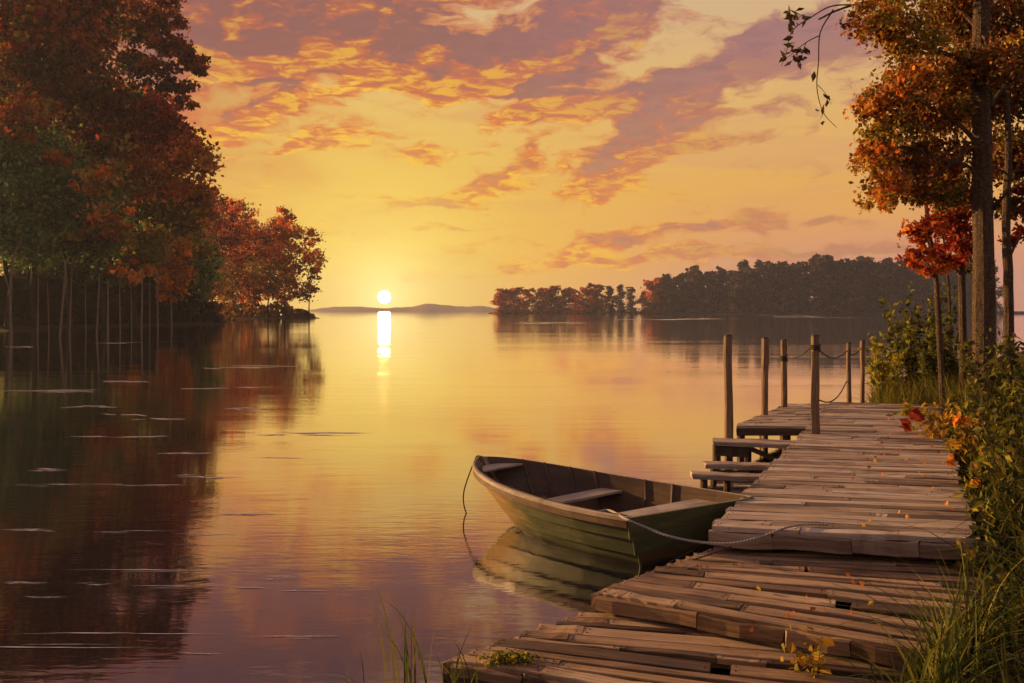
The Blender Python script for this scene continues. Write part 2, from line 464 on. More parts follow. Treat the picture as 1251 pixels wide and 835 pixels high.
def leaf_mat(name, tr=.42, gloss=.18, gain=1.0):
    m, k, out = new_mat(name)
    c = k.attr('col')
    if gain != 1: c = k.vm('SCALE', c, gain)
    p = principled(k, None, c, .6, gloss)
    t = k.node('ShaderNodeBsdfTranslucent'); k.put(t.inputs[0], k.vm('MULTIPLY', c, (1.15, 1.06, .8)))
    mx = k.node('ShaderNodeMixShader'); mx.inputs[0].default_value = tr
    k.put(mx.inputs[1], p.outputs[0]); k.put(mx.inputs[2], t.outputs[0])
    k.put(out.inputs[0], mx.outputs[0])
    return m
M['leaf'] = leaf_mat('autumn_leaves')
M['grass'] = leaf_mat('grass_blades', .35, .2)
def earth_mat(name, a, b, sc=1.0):
    m, k, out = new_mat(name)
    g = k.attr('uvw')
    n = k.noise(k.mapping(g, scale=(sc, sc, sc)), 1.3, 8, .65)
    n2 = k.noise(k.mapping(g, scale=(sc * 9, sc * 9, sc * 9)), 1.0, 5, .7)
    c = k.mix(n, a, b)
    principled(k, out, c, .9, .15, bump(k, k.m('ADD', n2, n), .8, .08))
    return m
M['earth'] = earth_mat('bank_earth', L(.018, .014, .008), L(.075, .058, .03))
M['far_earth'] = earth_mat('far_earth', L(.012, .010, .007), L(.04, .03, .018), .1)
M['hill'] = earth_mat('far_hills', L(.24, .18, .14), L(.30, .22, .16), .01)  # base colour lightened to carry distance haze

def water_mat():
    m, k, out = new_mat('lake_water')
    g = k.node('ShaderNodeNewGeometry')
    P = g.outputs['Position']
    # long low swell, small ripples, calm and ruffled lanes; all across the line of sight as the breeze runs
    a = k.noise(k.mapping(P, scale=(.10, .34, 1), rot=(0, 0, .06)), 1.0, 3, .55, .4)
    b = k.noise(k.mapping(P, scale=(.7, 2.6, 1), rot=(0, 0, -.05)), 1.0, 4, .55, .5)
    c = k.noise(k.mapping(P, scale=(2.6, 10, 1), rot=(0, 0, .04)), 1.0, 3, .5, .3)
    lane = k.noise(k.mapping(P, scale=(.012, .11, 1)), 1.0, 4, .6, .5)
    lane = k.ss(lane, .44, .62, .25, 1.0)
    h = k.m('MULTIPLY_ADD', a, .020, k.m('MULTIPLY', k.m('MULTIPLY_ADD', b, .0080, k.m('MULTIPLY', c, .0046)), lane))
    n = k.node('ShaderNodeBump'); n.inputs['Strength'].default_value = .5; n.inputs['Distance'].default_value = 1.0
    k.put(n.inputs['Height'], h)
    nb = n.outputs[0]
    body = principled(k, None, L(.006, .006, .012), .5, 0.0)
    gl = k.node('ShaderNodeBsdfGlossy'); gl.inputs['Color'].default_value = (1, .97, .99, 1); gl.inputs['Roughness'].default_value = .035
    k.put(gl.inputs['Normal'], nb)
    g2 = k.node('ShaderNodeBsdfGlossy'); g2.inputs['Color'].default_value = (.97, .95, .95, 1); g2.inputs['Roughness'].default_value = .12
    k.put(g2.inputs['Normal'], nb)
    gm = k.node('ShaderNodeMixShader'); k.put(gm.inputs[0], k.m('MULTIPLY', lane, .06)); k.put(gm.inputs[1], gl.outputs[0]); k.put(gm.inputs[2], g2.outputs[0])
    lw = k.node('ShaderNodeLayerWeight'); lw.inputs['Blend'].default_value = .5; k.put(lw.inputs['Normal'], nb)
    cosv = k.m('SUBTRACT', 1.0, lw.outputs['Facing'])
    fr = k.ramp(cosv, [(0, (1, 1, 1, 1)), (.09, (.94,) * 3 + (1,)), (.18, (.76,) * 3 + (1,)), (.36, (.31,) * 3 + (1,)), (.65, (.13,) * 3 + (1,)), (1, (.05,) * 3 + (1,))])
    mx = k.node('ShaderNodeMixShader'); k.put(mx.inputs[0], fr); k.put(mx.inputs[1], body.outputs[0]); k.put(mx.inputs[2], gm.outputs[0])
    k.put(out.inputs[0], mx.outputs[0])
    return m
M['water'] = water_mat()
def glint_mat():  # pale colour stands in for sky light glinting on ripples
    m, k, out = new_mat('ripple_glint')
    u = k.attr('uvw')
    n = k.noise(k.mapping(u, scale=(1, 8, 8)), 1.0, 4, .6)
    principled(k, out, k.mix(n, L(.42, .40, .45), L(.66, .62, .66)), .25, .5)
    return m
M['painted_glints'] = glint_mat()
# ------------------------------------------------------------------ pier
random.seed(21)
Zd = .60
VD = np.array([.419, .908, 0.]); VD /= np.linalg.norm(VD)          # along the pier
UD = np.array([.962, -.20, 0.]); UD /= np.linalg.norm(UD)          # along its boards
O = np.array([2.21, 9.86, Zd])
NAILS = []
def nail(p): NAILS.append(np.asarray(p, float))
def nails(parent, o):
    mb = MB()
    for p in NAILS:
        a = np.linspace(0, 6.283, 7)[:6]
        r = random.uniform(.006, .009)
        V = np.stack([p[0] + r * np.cos(a), p[1] + r * np.sin(a), np.full(6, p[2])], 1)
        mb.add(np.concatenate([V, V - (0, 0, .006)]), [tuple(range(6))] + [(i, (i + 1) % 6, 6 + (i + 1) % 6, 6 + i) for i in range(6)])
    NAILS.clear()
    q = mb.build('nail_heads', M['iron'], parent, o); q['kind'] = 'stuff'
def deck_rows(mb, o, u, v, length, width, wfun=None, bw=(.15, .26), t=.055, split=.5, zj=.005, gap=.005, ljit=.035, x0=None):
    y = 0.0
    while y < length:
        w = random.uniform(*bw)
        left = (x0(y) if x0 else 0.0) + random.uniform(-ljit, ljit)
        wd = (wfun(y) if wfun else width) + random.uniform(-.06, .06)
        cuts = [left, wd]
        if random.random() < split: cuts.insert(1, left + (wd - left) * random.uniform(.22, .78))
        if random.random() < split * .6: cuts.append(left + (wd - left) * random.uniform(.1, .9))
        cuts.sort()
        for a, b in zip(cuts[:-1], cuts[1:]):
            if b - a < .12: continue
            p = o + u * a + v * y + np.array([0, 0, random.uniform(-zj, zj)])
            yy = random.uniform(-.008, .008)
            ww = w - gap
            for xe in (a + .05, b - .06):
                for ye in (.25, .75): nail(p + u * (xe + random.gauss(0, .008)) + v * (ww * ye + random.gauss(0, .006)) + (0, 0, .011))
            # a wide row is now and then two thin boards
            if w > .27 and random.random() < .35:
                mb.plank(p + v * yy, u, v, b - a - .008, ww * .5 - .004, t, .005, warp=.007)
                mb.plank(p + v * (yy + ww * .5), u, v, b - a - random.uniform(.006, .12), ww * .5, t, .005, warp=.007)
            else:
                mb.plank(p + v * yy, u, v, b - a - .008, ww, t, .005, warp=.007, ch=.008)
        y += w
pier = empty('pier', tuple(O * (1, 1, 0)), 'long weathered wooden pier of crosswise boards running back along the grassy bank', 'pier')
PO = np.array(pier.location)
mb = MB()
deck_rows(mb, O + VD * .0, UD, VD, 14.6, 2.75, wfun=lambda y: 2.75 - .01 * y)
# the widening at its far end, on the water side
mb2 = MB()
LB = np.array([4.66, 18.5, Zd])
deck_rows(mb2, LB, np.array([.995, -.03, 0.]), np.array([.49, .872, 0.]), 4.9, 1.5, wfun=lambda y: max(1.52 - .075 * y, 1.0), bw=(.18, .30))
mb.build('deck_boards', M['deck'], pier, PO)
mb2.build('landing_boards', M['deck'], pier, PO)
nails(pier, PO)
mb = MB()
# front fascia: thick worn lip under the first board
x = 0.0
while x < 2.75:
    w = random.uniform(.45, .9)
    mb.plank(O + UD * (x - .02) + np.array([0, 0, -.058]) - VD * .03, UD, np.array([VD[0], VD[1], 0]), w, .12, .16, .012, warp=.012, ch=.02)
    x += w + .01
mb.build('front_fascia', M['lip'], pier, PO)
mb = MB()
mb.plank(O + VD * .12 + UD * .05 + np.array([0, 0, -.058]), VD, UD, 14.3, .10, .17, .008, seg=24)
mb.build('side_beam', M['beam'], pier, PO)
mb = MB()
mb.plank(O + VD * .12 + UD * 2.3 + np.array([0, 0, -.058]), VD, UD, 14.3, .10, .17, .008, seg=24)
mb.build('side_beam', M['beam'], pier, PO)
mb = MB()
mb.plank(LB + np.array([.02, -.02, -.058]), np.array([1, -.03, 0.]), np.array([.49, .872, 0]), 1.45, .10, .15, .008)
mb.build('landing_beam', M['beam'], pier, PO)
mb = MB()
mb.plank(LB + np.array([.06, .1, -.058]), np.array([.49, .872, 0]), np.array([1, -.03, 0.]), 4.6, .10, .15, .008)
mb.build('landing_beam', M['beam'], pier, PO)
for (uu, vvv) in [(.2, .35), (1.3, .35), (2.4, .35), (.14, 2.6), (.14, 4.9), (.14, 7.0), (2.4, 4.5), (2.4, 8), (.14, 11), (.14, 13.6)]:
    p = O + UD * uu + VD * vvv
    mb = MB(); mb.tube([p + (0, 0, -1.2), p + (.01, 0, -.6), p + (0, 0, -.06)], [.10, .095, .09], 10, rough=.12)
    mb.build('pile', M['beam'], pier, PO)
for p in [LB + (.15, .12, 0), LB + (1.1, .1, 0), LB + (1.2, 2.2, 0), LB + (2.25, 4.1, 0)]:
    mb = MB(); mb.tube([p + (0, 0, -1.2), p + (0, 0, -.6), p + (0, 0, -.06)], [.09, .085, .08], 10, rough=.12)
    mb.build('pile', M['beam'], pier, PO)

# ------------------------------------------------------------------ two broad landings in front
def landing(name, label, corners, z, t, mat, nx=3, seed=1, brace=True):
    """corners: front-left, front-right, back-right, back-left on level z"""
    random.seed(seed)
    A, B, Cc, D = [np.array([p[0], p[1], z]) for p in corners]
    root = empty(name, (A[0], A[1], 0), label, 'landing', 'stepped wooden landings below the pier')
    o = np.array(root.location)
    mb = MB()
    N = max(4, int(np.linalg.norm(D - A) / .155))
    wd = np.array([random.uniform(.5, 1.5) for _ in range(N)]); ed = np.concatenate([[0], np.cumsum(wd) / wd.sum()])
    for i in range(N):
        q0, q1 = ed[i], ed[i + 1]
        L0 = A + (D - A) * q0; R0 = B + (Cc - B) * q0
        L1 = A + (D - A) * q1; R1 = B + (Cc - B) * q1
        u = R0 - L0; Lg = np.linalg.norm(u); u /= Lg
        w = abs(np.dot(L1 - L0, np.array([-u[1], u[0], 0])))
        v = np.array([-u[1], u[0], 0])
        cuts = sorted([random.uniform(-.012, .006)] + [random.uniform(.2, Lg - .2) for _ in range(random.choice([1, 2, 2, 3]))] + [Lg])
        for a, b in zip(cuts[:-1], cuts[1:]):
            if b - a < .15: continue
            for xe in (a + .045, b - .05):
                for ye in (.3, .7): nail(L0 + u * (xe + random.gauss(0, .006)) + v * w * ye + (0, 0, .007))
            mb.plank(L0 + u * a + np.array([0, 0, random.uniform(-.005, .004)]) + v * random.uniform(-.003, .003), u, v, b - a - .006, w - .004, .05, .005, warp=.006, ch=.007)
    mb.build('deck_boards', mat, root, o)
    nails(root, o)
    u = B - A; Lg = np.linalg.norm(u); u /= Lg; v = np.array([-u[1], u[0], 0])
    mb = MB()
    x = 0.0
    while x < Lg:
        w = min(random.uniform(.5, 1.0), Lg - x + .01)
        mb.plank(A + u * x + np.array([0, 0, -.022 + random.uniform(-.008, .004)]) - v * (.052 + random.uniform(0, .012)), u, v, w, .055, t, .010, warp=.010, ch=.014)
        x += w + .008
    mb.build('front_fascia', mat, root, o)
    l = D - A; Ll = np.linalg.norm(l); l /= Ll
    mb = MB()
    mb.plank(A - u * .072 - l * .04 + np.array([0, 0, -.02]), l, u, Ll - .05, .055, t, .009, warp=.01, ch=.014)
    mb.build('side_fascia', mat, root, o)
    for (a, b) in [(.06, .10), (.5, .12), (.93, .1), (.08, .8)]:
        p = A + (B - A) * a + (D - A) * b
        mb = MB(); mb.tube([p + (0, 0, -1.0), p + (0, 0, -.4), p + (0, 0, -.07)], [.09, .085, .085], 9, rough=.2)
        mb.build('pile', M['beam'], root, o)
    return root
s2 = [on(732, 724, .30), on(1150, 797, .30), on(1230, 672, .30), on(880, 668, .30)]
landing('landing', 'golden brown upper landing of short worn boards just below the pier front', s2, .30, .13, M['step'], seed=5)
s1 = [on(553, 806, .11), on(1180, 905, .11), on(1200, 745, .11), on(745, 741, .11)]
landing('landing', 'lowest wooden landing with splintered left corner at the water edge', s1, .11, .11, M['step'], seed=9)

# ------------------------------------------------------------------ low boarding steps at the water side of the pier
def board_step(label, pl, zt, legs, seed, skirt=False):
    random.seed(seed)
    a = pl[0][0]
    root = empty('boarding_step', (a[0], a[1], 0), label, 'step', 'boarding steps beside the pier')
    o = np.array(root.location)
    for i, (p, q, w) in enumerate(pl):
        u = q - p; Lg = np.linalg.norm(u); u /= Lg; v = np.array([-u[1], u[0], 0])
        mb = MB(); mb.plank(p, u, v, Lg, w, .085, .012, seg=8, warp=.012, ch=.02)
        mb.build('board', M['deck'], root, o)
    for (p, r) in legs:
        mb = MB(); mb.tube([np.array([p[0], p[1], -1.0]), np.array([p[0], p[1], -.2]), np.array([p[0], p[1], zt - .085])], r, 8, rough=.15)
        mb.build('leg', M['beam'], root, o)
    if skirt:
        p, q, w = pl[0]
        u = q - p; Lg = np.linalg.norm(u); u /= Lg; v = np.array([-u[1], u[0], 0])
        mb = MB(); mb.plank(p + u * .05 + v * .05 + np.array([0, 0, -.088]), u, v, .62, .05, .20, .012, ch=.015); mb.build('skirt_board', M['beam'], root, o)
        mb = MB(); mb.tube([p + u * .65 + v * .1 + np.array([0, 0, -.10]), p + u * 1.25 + v * .12 + np.array([0, 0, -.34])], .05, 7, rough=.2); mb.build('brace', M['beam'], root, o)
    return root
pA = on(845, 580, .25); pB = on(975, 583, .25)
pC = on(862, 567, .27); pD = on(985, 570, .27)
w1 = .30
board_step('lowest boarding step beside the pier, two boards on short legs nearest the boat', [(pA, pB, .32), (pC, pD, .34)], .25,
           [(pA + (.22, .08, 0), .065), (pA + (.62, .12, 0), .055), (pA + (1.35, .1, 0), .06), (pC + (.2, .25, 0), .06), (pC + (1.2, .25, 0), .06)], 3)
pE = on(871, 540, .42); pF = on(1000, 544, .42)
board_step('middle boarding step with dark skirt below the post at the landing corner', [(pE, pF, .62)], .42,
           [(pE + (.12, .2, 0), .08), (pE + (.75, .25, 0), .07), (pE + (1.6, .25, 0), .07)], 4, True)
mbx = None
# lower rail between the legs of the lowest step is one more board
# ------------------------------------------------------------------ mooring posts
def post(label, base, px, py_top, r, seed, lean=0.0):
    random.seed(seed)
    Y = base[1]
    top = at(px, py_top, Y)
    root = empty('mooring_post', (base[0], base[1], 0), label, 'post', 'wooden mooring posts along the pier')
    o = np.array(root.location)
    n = 9
    P = [np.array([base[0], base[1], -1.2]) * (1 - q) + top * q + np.array([random.gauss(0, .008), random.gauss(0, .008), 0]) for q in np.linspace(0, 1, n)]
    P[-1] = top
    rr = [r * random.uniform(.92, 1.08) for _ in range(n)]
    mb = MB(); mb.tube(P, rr, 11, rough=.14); mb.build('shaft', M['post'], root, o)
    tp = P[-1]
    mb = MB(); mb.tube([tp + (0, 0, .0), tp + (0, 0, .02), tp + (0, 0, .035)], [r * .98, r * .9, r * .6], 11, rough=.15); mb.build('cap', M['beam'], root, o)
    return top, r
def pb(px, py, z=Zd): return on(px, py, z)
P1, r1 = post('tallest near mooring post at the front left corner of the landing', on(891, 533, .45), 889.5, 411, .088, 1)
P2, r2 = post('bare mooring post standing halfway along the left side of the landing', on(934, 507, .6), 935, 414, .078, 2)
P3, r3 = post('mooring post with rope tied round it at the far left corner of the landing', on(958.5, 497, .6), 957.5, 416, .075, 3)
P4, r4 = post('near mooring post rising from the left edge of the pier boards, beside the gap', on(996.5, 531, .58), 996, 411, .078, 4)
P5, r5 = post('thin mooring post at the far end of the pier, standing clear left of the bush', on(1037, 491, .6), 1037, 420, .062, 5)
P6, r6 = post('farthest thin mooring post half hidden by the bush', on(1054, 488, .6), 1054, 417, .06, 6)
def rope(label, pts, r, mat, name='rope', n=10, group=None):
    p = catmull(pts, n)
    mb = MB(); mb.tube(p, r, 7)
    o = mb.build(name, mat, None, p[0]); o.location = p[0]
    tag(o, label, 'rope', group)
    return o
def sag(a, b, s, k=4):
    return [a + (b - a) * q + np.array([0, 0, -s * 4 * q * (1 - q)]) for q in np.linspace(0, 1, k + 1)]
def side(p, r, dx=1, dz=-.25): return p + np.array([dx * r, 0, dz])
rope('thin dark rope sagging between the roped post and the post by the gap', sag(side(P3, r3, 1, -.42), side(P4, r4, -1, -.2), .10), .016, M['rope_dark'])
rope('slack upper rope from the post by the gap to the thin far post', sag(side(P4, r4, 1, -.28), side(P5, r5, -1, -.2), .16), .013, M['rope_dark'])
rope('slack lower rope hanging from the post by the gap towards the far post', sag(side(P4, r4, 1, -1.25), side(P5, r5, -1, -1.0), .22), .014, M['rope_dark'])
rope('short rope joining the two thin far posts', sag(side(P5, r5, 1, -.3), side(P6, r6, -1, -.2), .05), .014, M['rope_dark'])
# coils on the roped post
def coil(p, r, turns=4, pitch=.035, wr=.016):
    q = [p + np.array([math.cos(a) * (r + wr * .6), math.sin(a) * (r + wr * .6), -pitch * a / 6.283]) for a in np.linspace(0, 6.283 * turns, turns * 12)]
    mb = MB(); mb.tube(q, wr, 6)
    o = mb.build('rope_coil', M['rope_dark'], None, p); o.location = p
    return o
tag(coil(P3 + (0, 0, -.38), r3 * 1.05), 'rope wound round the far left post of the landing', 'rope')
tag(coil(P4 + (0, 0, -.16), r4 * 1.05, 3), 'rope wound round the top of the post by the gap', 'rope')

# ------------------------------------------------------------------ boat
random.seed(4)
BL = 3.62
BOW = np.array([-.52, 13.22]); STERN = np.array([2.19, 10.74])
ax = BOW - STERN; ax /= np.linalg.norm(ax)
boat = empty('rowing_boat', (STERN[0], STERN[1], 0), 'old green wooden rowing boat moored stern first beside the pier', 'boat')
boat.rotation_euler = (0, 0, math.atan2(ax[1], ax[0]))               # local +x = bow, +y = far side
T_ = np.array([0, .12, .25, .4, .55, .68, .78, .86, .92, .965, 1.0])
B_ = np.array([1.0, 1.02, 1.02, .98, .91, .81, .69, .56, .42, .25, .035])
def hb(t): return float(np.interp(t, T_, B_))
def sheer(t): return .615 - .02 * t + .215 * t ** 2.6
def keel(t): return -.10 + .22 * max(0, (t - .62) / .38) ** 2.0
PROF = [(0, 0, 0), (.40, .015, 0), (.69, .10, 0), (.72, .095, 1), (.79, .36, 0), (.83, .355, 1), (.89, .64, 0), (.935, .635, 1), (1.0, 1.0, 0)]
def sect(t, wi=1.0, up=0.0, dw=0.0):
    """half section: list of (x, y, z)"""
    zs, zk = sheer(t), keel(t)
    out = []
    for (fw, fz, lap) in PROF:
        z = zk + (zs - zk) * fz
        # the stem rakes forward, the transom a little aft
        x = t * (2.92 + .70 * (fz ** .8)) - .10 * (1 - t) * (1 - fz) * -1
        narrow = 1 - (1 - fw) * 0.0
        pinch = 1.0 - .25 * (1 - fz) * max(0, (t - .5) / .5) ** 1.5
        y = hb(t) * fw * pinch * wi - dw * (1 if fw > 0 else 0)
        out.append((x, max(y, 0), z + up))
    return out
ts = list(np.linspace(0, 1, 30))
def hull_mesh(mb, wi=1.0, up=0.0, dw=0.0, ts=ts, flip=False):
    for sgn in (1, -1):
        V, U, Cc = [], [], []
        n = len(PROF)
        for t in ts:
            for j, (x, y, z) in enumerate(sect(t, wi, up, dw)):
                V.append((x, y * sgn, z)); U.append((x, j * .13 + .5 * sgn, z)); Cc.append((x, y, z))
        Fc = []
        for i in range(len(ts) - 1):
            for j in range(n - 1):
                q = (i * n + j, i * n + j + 1, (i + 1) * n + j + 1, (i + 1) * n + j)
                Fc.append(q if (sgn < 0) != flip else q[::-1])
        mb.add(V, Fc, None, U); mb.c[-1] = np.array(Cc)
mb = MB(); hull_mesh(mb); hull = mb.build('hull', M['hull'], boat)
mb = MB(); hull_mesh(mb, .97, .02, .022, ts=list(np.linspace(.012, .985, 28)), flip=True); lining = mb.build('lining', M['boat_in'], boat)
# transom
def transom(x0, x1, wi, z_in=0):
    s = sect(0, wi)
    prof = [(y, z) for x, y, z in s]
    ring = [(y, z) for y, z in prof] + [(-y, z) for y, z in prof[::-1]]
    return ring, s
ring, s0 = transom(0, 0, 1.0)
mb = MB(); V = []; Cc = []
xs = [p[0] for p in s0] + [p[0] for p in s0[::-1]]
for off in (-.022, .022):
    for (y, z), x in zip(ring, xs):
        V.append((x + off, y * .985, z)); Cc.append((x, y, z))
n = len(ring)
Fc = [tuple(range(n)), tuple(range(2 * n - 1, n - 1, -1))] + [(i, (i + 1) % n, n + (i + 1) % n, n + i) for i in range(n)]
mb.add(V, Fc, None, [(v[1] + 7, v[2] * 1.0, v[0]) for v in V]); mb.c[-1] = np.array(Cc)
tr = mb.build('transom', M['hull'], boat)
# corner posts and stem
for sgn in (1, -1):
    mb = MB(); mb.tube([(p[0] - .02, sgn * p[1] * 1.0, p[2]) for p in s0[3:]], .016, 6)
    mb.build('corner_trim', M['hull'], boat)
st = sect(1.0)
mb = MB(); mb.tube([(p[0] + .005, 0, p[2]) for p in st], .034, 8); stem = mb.build('stem', M['boat_in'], boat); 
# gunwales
def rail(sgn, w, h, off, mat, name, t0=0, t1=1.0, dz=0):
    mb = MB(); V, U, Fc = [], [], []
    tt = np.linspace(t0, t1, 34)
    for i, t in enumerate(tt):
        x, y, z = sect(t)[-1]
        o_, i_ = y + off, y + off - w
        z += dz
        if t > .96: i_ = max(i_, .0)
        r = [(o_, z - h), (o_, z + .008), (o_ - .012, z + .016), (i_ + .010, z + .016), (i_, z + .008), (i_, z - h)]
        for (yy, zz) in r:
            V.append((x, sgn * yy, zz)); U.append((x + 3 * sgn, yy, zz))
    for i in range(len(tt) - 1):
        for j in range(6):
            Fc.append((i * 6 + j, i * 6 + (j + 1) % 6, (i + 1) * 6 + (j + 1) % 6, (i + 1) * 6 + j))
    Fc += [tuple(range(6)), tuple(range(len(tt) * 6 - 1, len(tt) * 6 - 7, -1))]
    mb.add(V, Fc, None, U)
    return mb.build(name, mat, boat)
for sgn in (1, -1):
    g = rail(sgn, .060, .035, .024, M['boat_trim'], 'gunwale')
    rs = rail(sgn, .02, .085, .012, M['boat_in'], 'rubbing_strake', .0, .995, -.032)
def inside(t, z):
    """inner half beam at station t and height z"""
    s = sect(t, .97, .02, .022)
    return float(np.interp(z, [p[2] for p in s], [p[1] for p in s]))
def bench(name, t0, t1, z, th=.032, mat='boat_trim', boards=1):
    mb = MB()
    for b in range(boards):
        a0 = t0 + (t1 - t0) * b / boards; a1 = t0 + (t1 - t0) * (b + 1) / boards - (.002 if boards > 1 else 0)
        V, U = [], []
        k_ = 4
        for i in range(k_ + 1):
            t = a0 + (a1 - a0) * i / k_
            y = inside(t, z) - .004
            x = t * (2.92 + .70 * .8)
            for zz in (z, z - th):
                for sgn in (1, -1): V.append((x, sgn * y, zz)); U.append((sgn * y + b * 9 + 30, x, zz))
        Fc = []
        for i in range(k_):
            q = i * 4
            Fc += [(q, q + 1, q + 5, q + 4), (q + 2, q + 6, q + 7, q + 3), (q, q + 4, q + 6, q + 2), (q + 1, q + 3, q + 7, q + 5)]
        Fc += [(0, 2, 3, 1), (k_ * 4, k_ * 4 + 1, k_ * 4 + 3, k_ * 4 + 2)]
        mb.add(V, Fc, None, U)
    return mb.build(name, M[mat], boat)
bench('stern_seat', .012, .205, .50, boards=3)
bench('rowing_seat', .50, .585, .47)
bench('bow_deck', .90, .985, .73, .025)
# frames up the sides
for t in (.29, .40, .50 + .1, .70, .80, .88):
    for sgn in (1, -1):
        s = sect(t, .97, .02, .022)
        mb = MB()
        pts = [(p[0] * 1.0, sgn * (p[1] - .010), p[2] + .006) for p in s[1:]]
        mb.tube(pts, .020, 5)
        mb.build('rib', M['boat_in'], boat)
mb = MB()
for i in range(6):
    y = -.46 + i * .155
    mb.plank((.1, y, .055), (1, 0, 0), (0, 1, 0), 2.35, .145, .02, .003, warp=.003, seg=6)
mb.build('floor_boards', M['boat_in'], boat)
SKEW = -.26
def shear(x, y): return x - SKEW * y * max(0.0, 1 - x / 3.3)
for ch in boat.children:                                             # the old hull is wrung a little out of square
    for v in ch.data.vertices: v.co.x = shear(v.co.x, v.co.y)
bpy.context.view_layer.update()
def b2w(x, y, z):
    v = boat.matrix_world @ Vector((shear(x, y), y, z)); return np.array(v)
bowtip = b2w(*[sect(1.0)[-1][0] + .03, 0, sect(1.0)[-1][2] + .02])
e0 = on(574, 648, -.03)
rope('thin dark bow line hanging slack from the bow into the water', [bowtip + (.06, -.05, .0), bowtip, bowtip + (-.05, .0, -.06), at(566.5, 602, bowtip[1] - .02), at(570, 628, bowtip[1] - .1), np.array([bowtip[0] - .03, bowtip[1] - .2, -.10])], .010, M['rope_dark'])
rope('pale mooring rope looping from the stern seat over the transom to the pier', [on(730, 625, .515), on(745, 624, .52), on(764, 634, .655), at(790, 645, 9.95), at(820, 656, 9.8), at(858, 663, 9.68), at(895, 664, 9.60), at(930, 656, 9.68), on(960, 645, .625), on(985, 641, .625), on(1012, 641.5, .625)], .0135, M['rope'])
rope('thin dark slack line from below the transom to the pier foot', [b2w(-.02, -.1, .13), at(815, 690, 9.9), at(850, 683, 9.6), at(880, 673, 9.62), at(893, 668, 9.70)], .009, M['rope_dark'])
# ------------------------------------------------------------------ water
def grid_sheet(name, xs, ys, hf, mat, kind='structure'):
    X, Y = np.meshgrid(xs, ys)
    Z = hf(X, Y)
    V = np.stack([X, Y, Z], -1).reshape(-1, 3)
    nx, ny = len(xs), len(ys)
    Fc = [(j * nx + i, j * nx + i + 1, (j + 1) * nx + i + 1, (j + 1) * nx + i) for j in range(ny - 1) for i in range(nx - 1)]
    mb = MB(); mb.add(V, Fc)
    o = mb.build(name, mat, smooth=True)
    o['kind'] = kind
    return o
water = grid_sheet('water', [-2600, 2600], [-60, 2700], lambda x, y: x * 0, M['water'])
# ------------------------------------------------------------------ land
SHORE = np.array([(-60, -30), (-14, -6), (-3, 2.5), (-1.2, 5.2), (.3, 6.0), (2.4, 6.5), (4.0, 8.0), (4.9, 9.8), (6.5, 13.5), (9.3, 21.0), (9.9, 24.5), (12.2, 30), (18, 40), (44, 74), (150, 190), (420, 420)], float)
def shore_dist(X, Y):
    """distance to the shoreline, + on land (right hand side)"""
    best = np.full(np.shape(X), 1e9); sign = np.ones(np.shape(X))
    for a, b in zip(SHORE[:-1], SHORE[1:]):
        d = b - a; L2 = d @ d
        t = np.clip(((X - a[0]) * d[0] + (Y - a[1]) * d[1]) / L2, 0, 1)
        ex, ey = X - (a[0] + t * d[0]), Y - (a[1] + t * d[1])
        q = np.hypot(ex, ey)
        cr = d[0] * (Y - a[1]) - d[1] * (X - a[0])
        up = q < best - 1e-9
        sign = np.where(up, np.where(cr < 0, 1.0, -1.0), sign); best = np.where(up, q, best)
    return best * sign
def bumps(X, Y, s, seed=0):
    f = np.vectorize(lambda x, y: mnoise.noise((x * s + seed, y * s - seed, seed * .37)))
    return f(X, Y)
def bank_z(X, Y):
    d = shore_dist(X, Y)
    z = np.interp(d, [-6, -1.5, 0, .5, 1.6, 3.2, 6, 14, 40], [-1.3, -.55, -.03, .16, .42, .75, 1.15, 1.7, 3.0])
    X = np.asarray(X, float)
    return z
def bank_full(X, Y):
    z = bank_z(X, Y)
    return z + np.where(z > -.1, .09 * bumps(X, Y, .9, 3) + .05 * bumps(X, Y, 2.3, 5), 0) * np.clip(z + .1, 0, .5) * 2
xs = np.concatenate([np.arange(-20, -5, 1.5), np.arange(-5, 16, .35), np.geomspace(16, 420, 34)])
ys = np.concatenate([np.arange(-24, 4, 2), np.arange(4, 26, .35), np.geomspace(26, 400, 34)])
bank = grid_sheet('bank', xs, ys, bank_full, M['earth'])

# left shore, far shore, hills: low land rising from the water
def strip(name, front, depth, hgt, mat, nseg=60, back=None):
    front = catmull([np.array([p[0], p[1], 0.]) for p in front], 8)
    V = []
    prof = [(-.02, -.4), (0, -.02), (.02, .3), (.12, .7), (.5, 1.0), (1.0, .9)]
    for p in front:
        for q, h in prof:
            V.append((p[0] + depth[0] * q, p[1] + depth[1] * q, h * hgt if h > 0 else h))
    n = len(prof)
    Fc = [(i * n + j, i * n + j + 1, (i + 1) * n + j + 1, (i + 1) * n + j) for i in range(len(front) - 1) for j in range(n - 1)]
    mb = MB(); mb.add(V, Fc)
    o = mb.build(name, mat, smooth=True); o['kind'] = 'structure'
    return o
YL = lambda px: float(np.interp(px, [-200, 0, 120, 265, 300, 400], [112, 128, 150, 185, 300, 340]))      # how far the left shore lies
strip('shore', [((px - HX) / F * YL(px), YL(px)) for px in (-260, -120, 0, 70, 140, 200, 262, 275, 292, 330, 370, 392)], (-90, 170), .8, M['far_earth'])
strip('far_shore', [((px - HX) / F * Y, Y) for px, Y in [(596, 800), (640, 790), (700, 800), (782, 800), (788, 770), (860, 740), (950, 720), (1060, 700), (1200, 690), (1400, 690)]], (40, 260), 2.2, M['far_earth'])
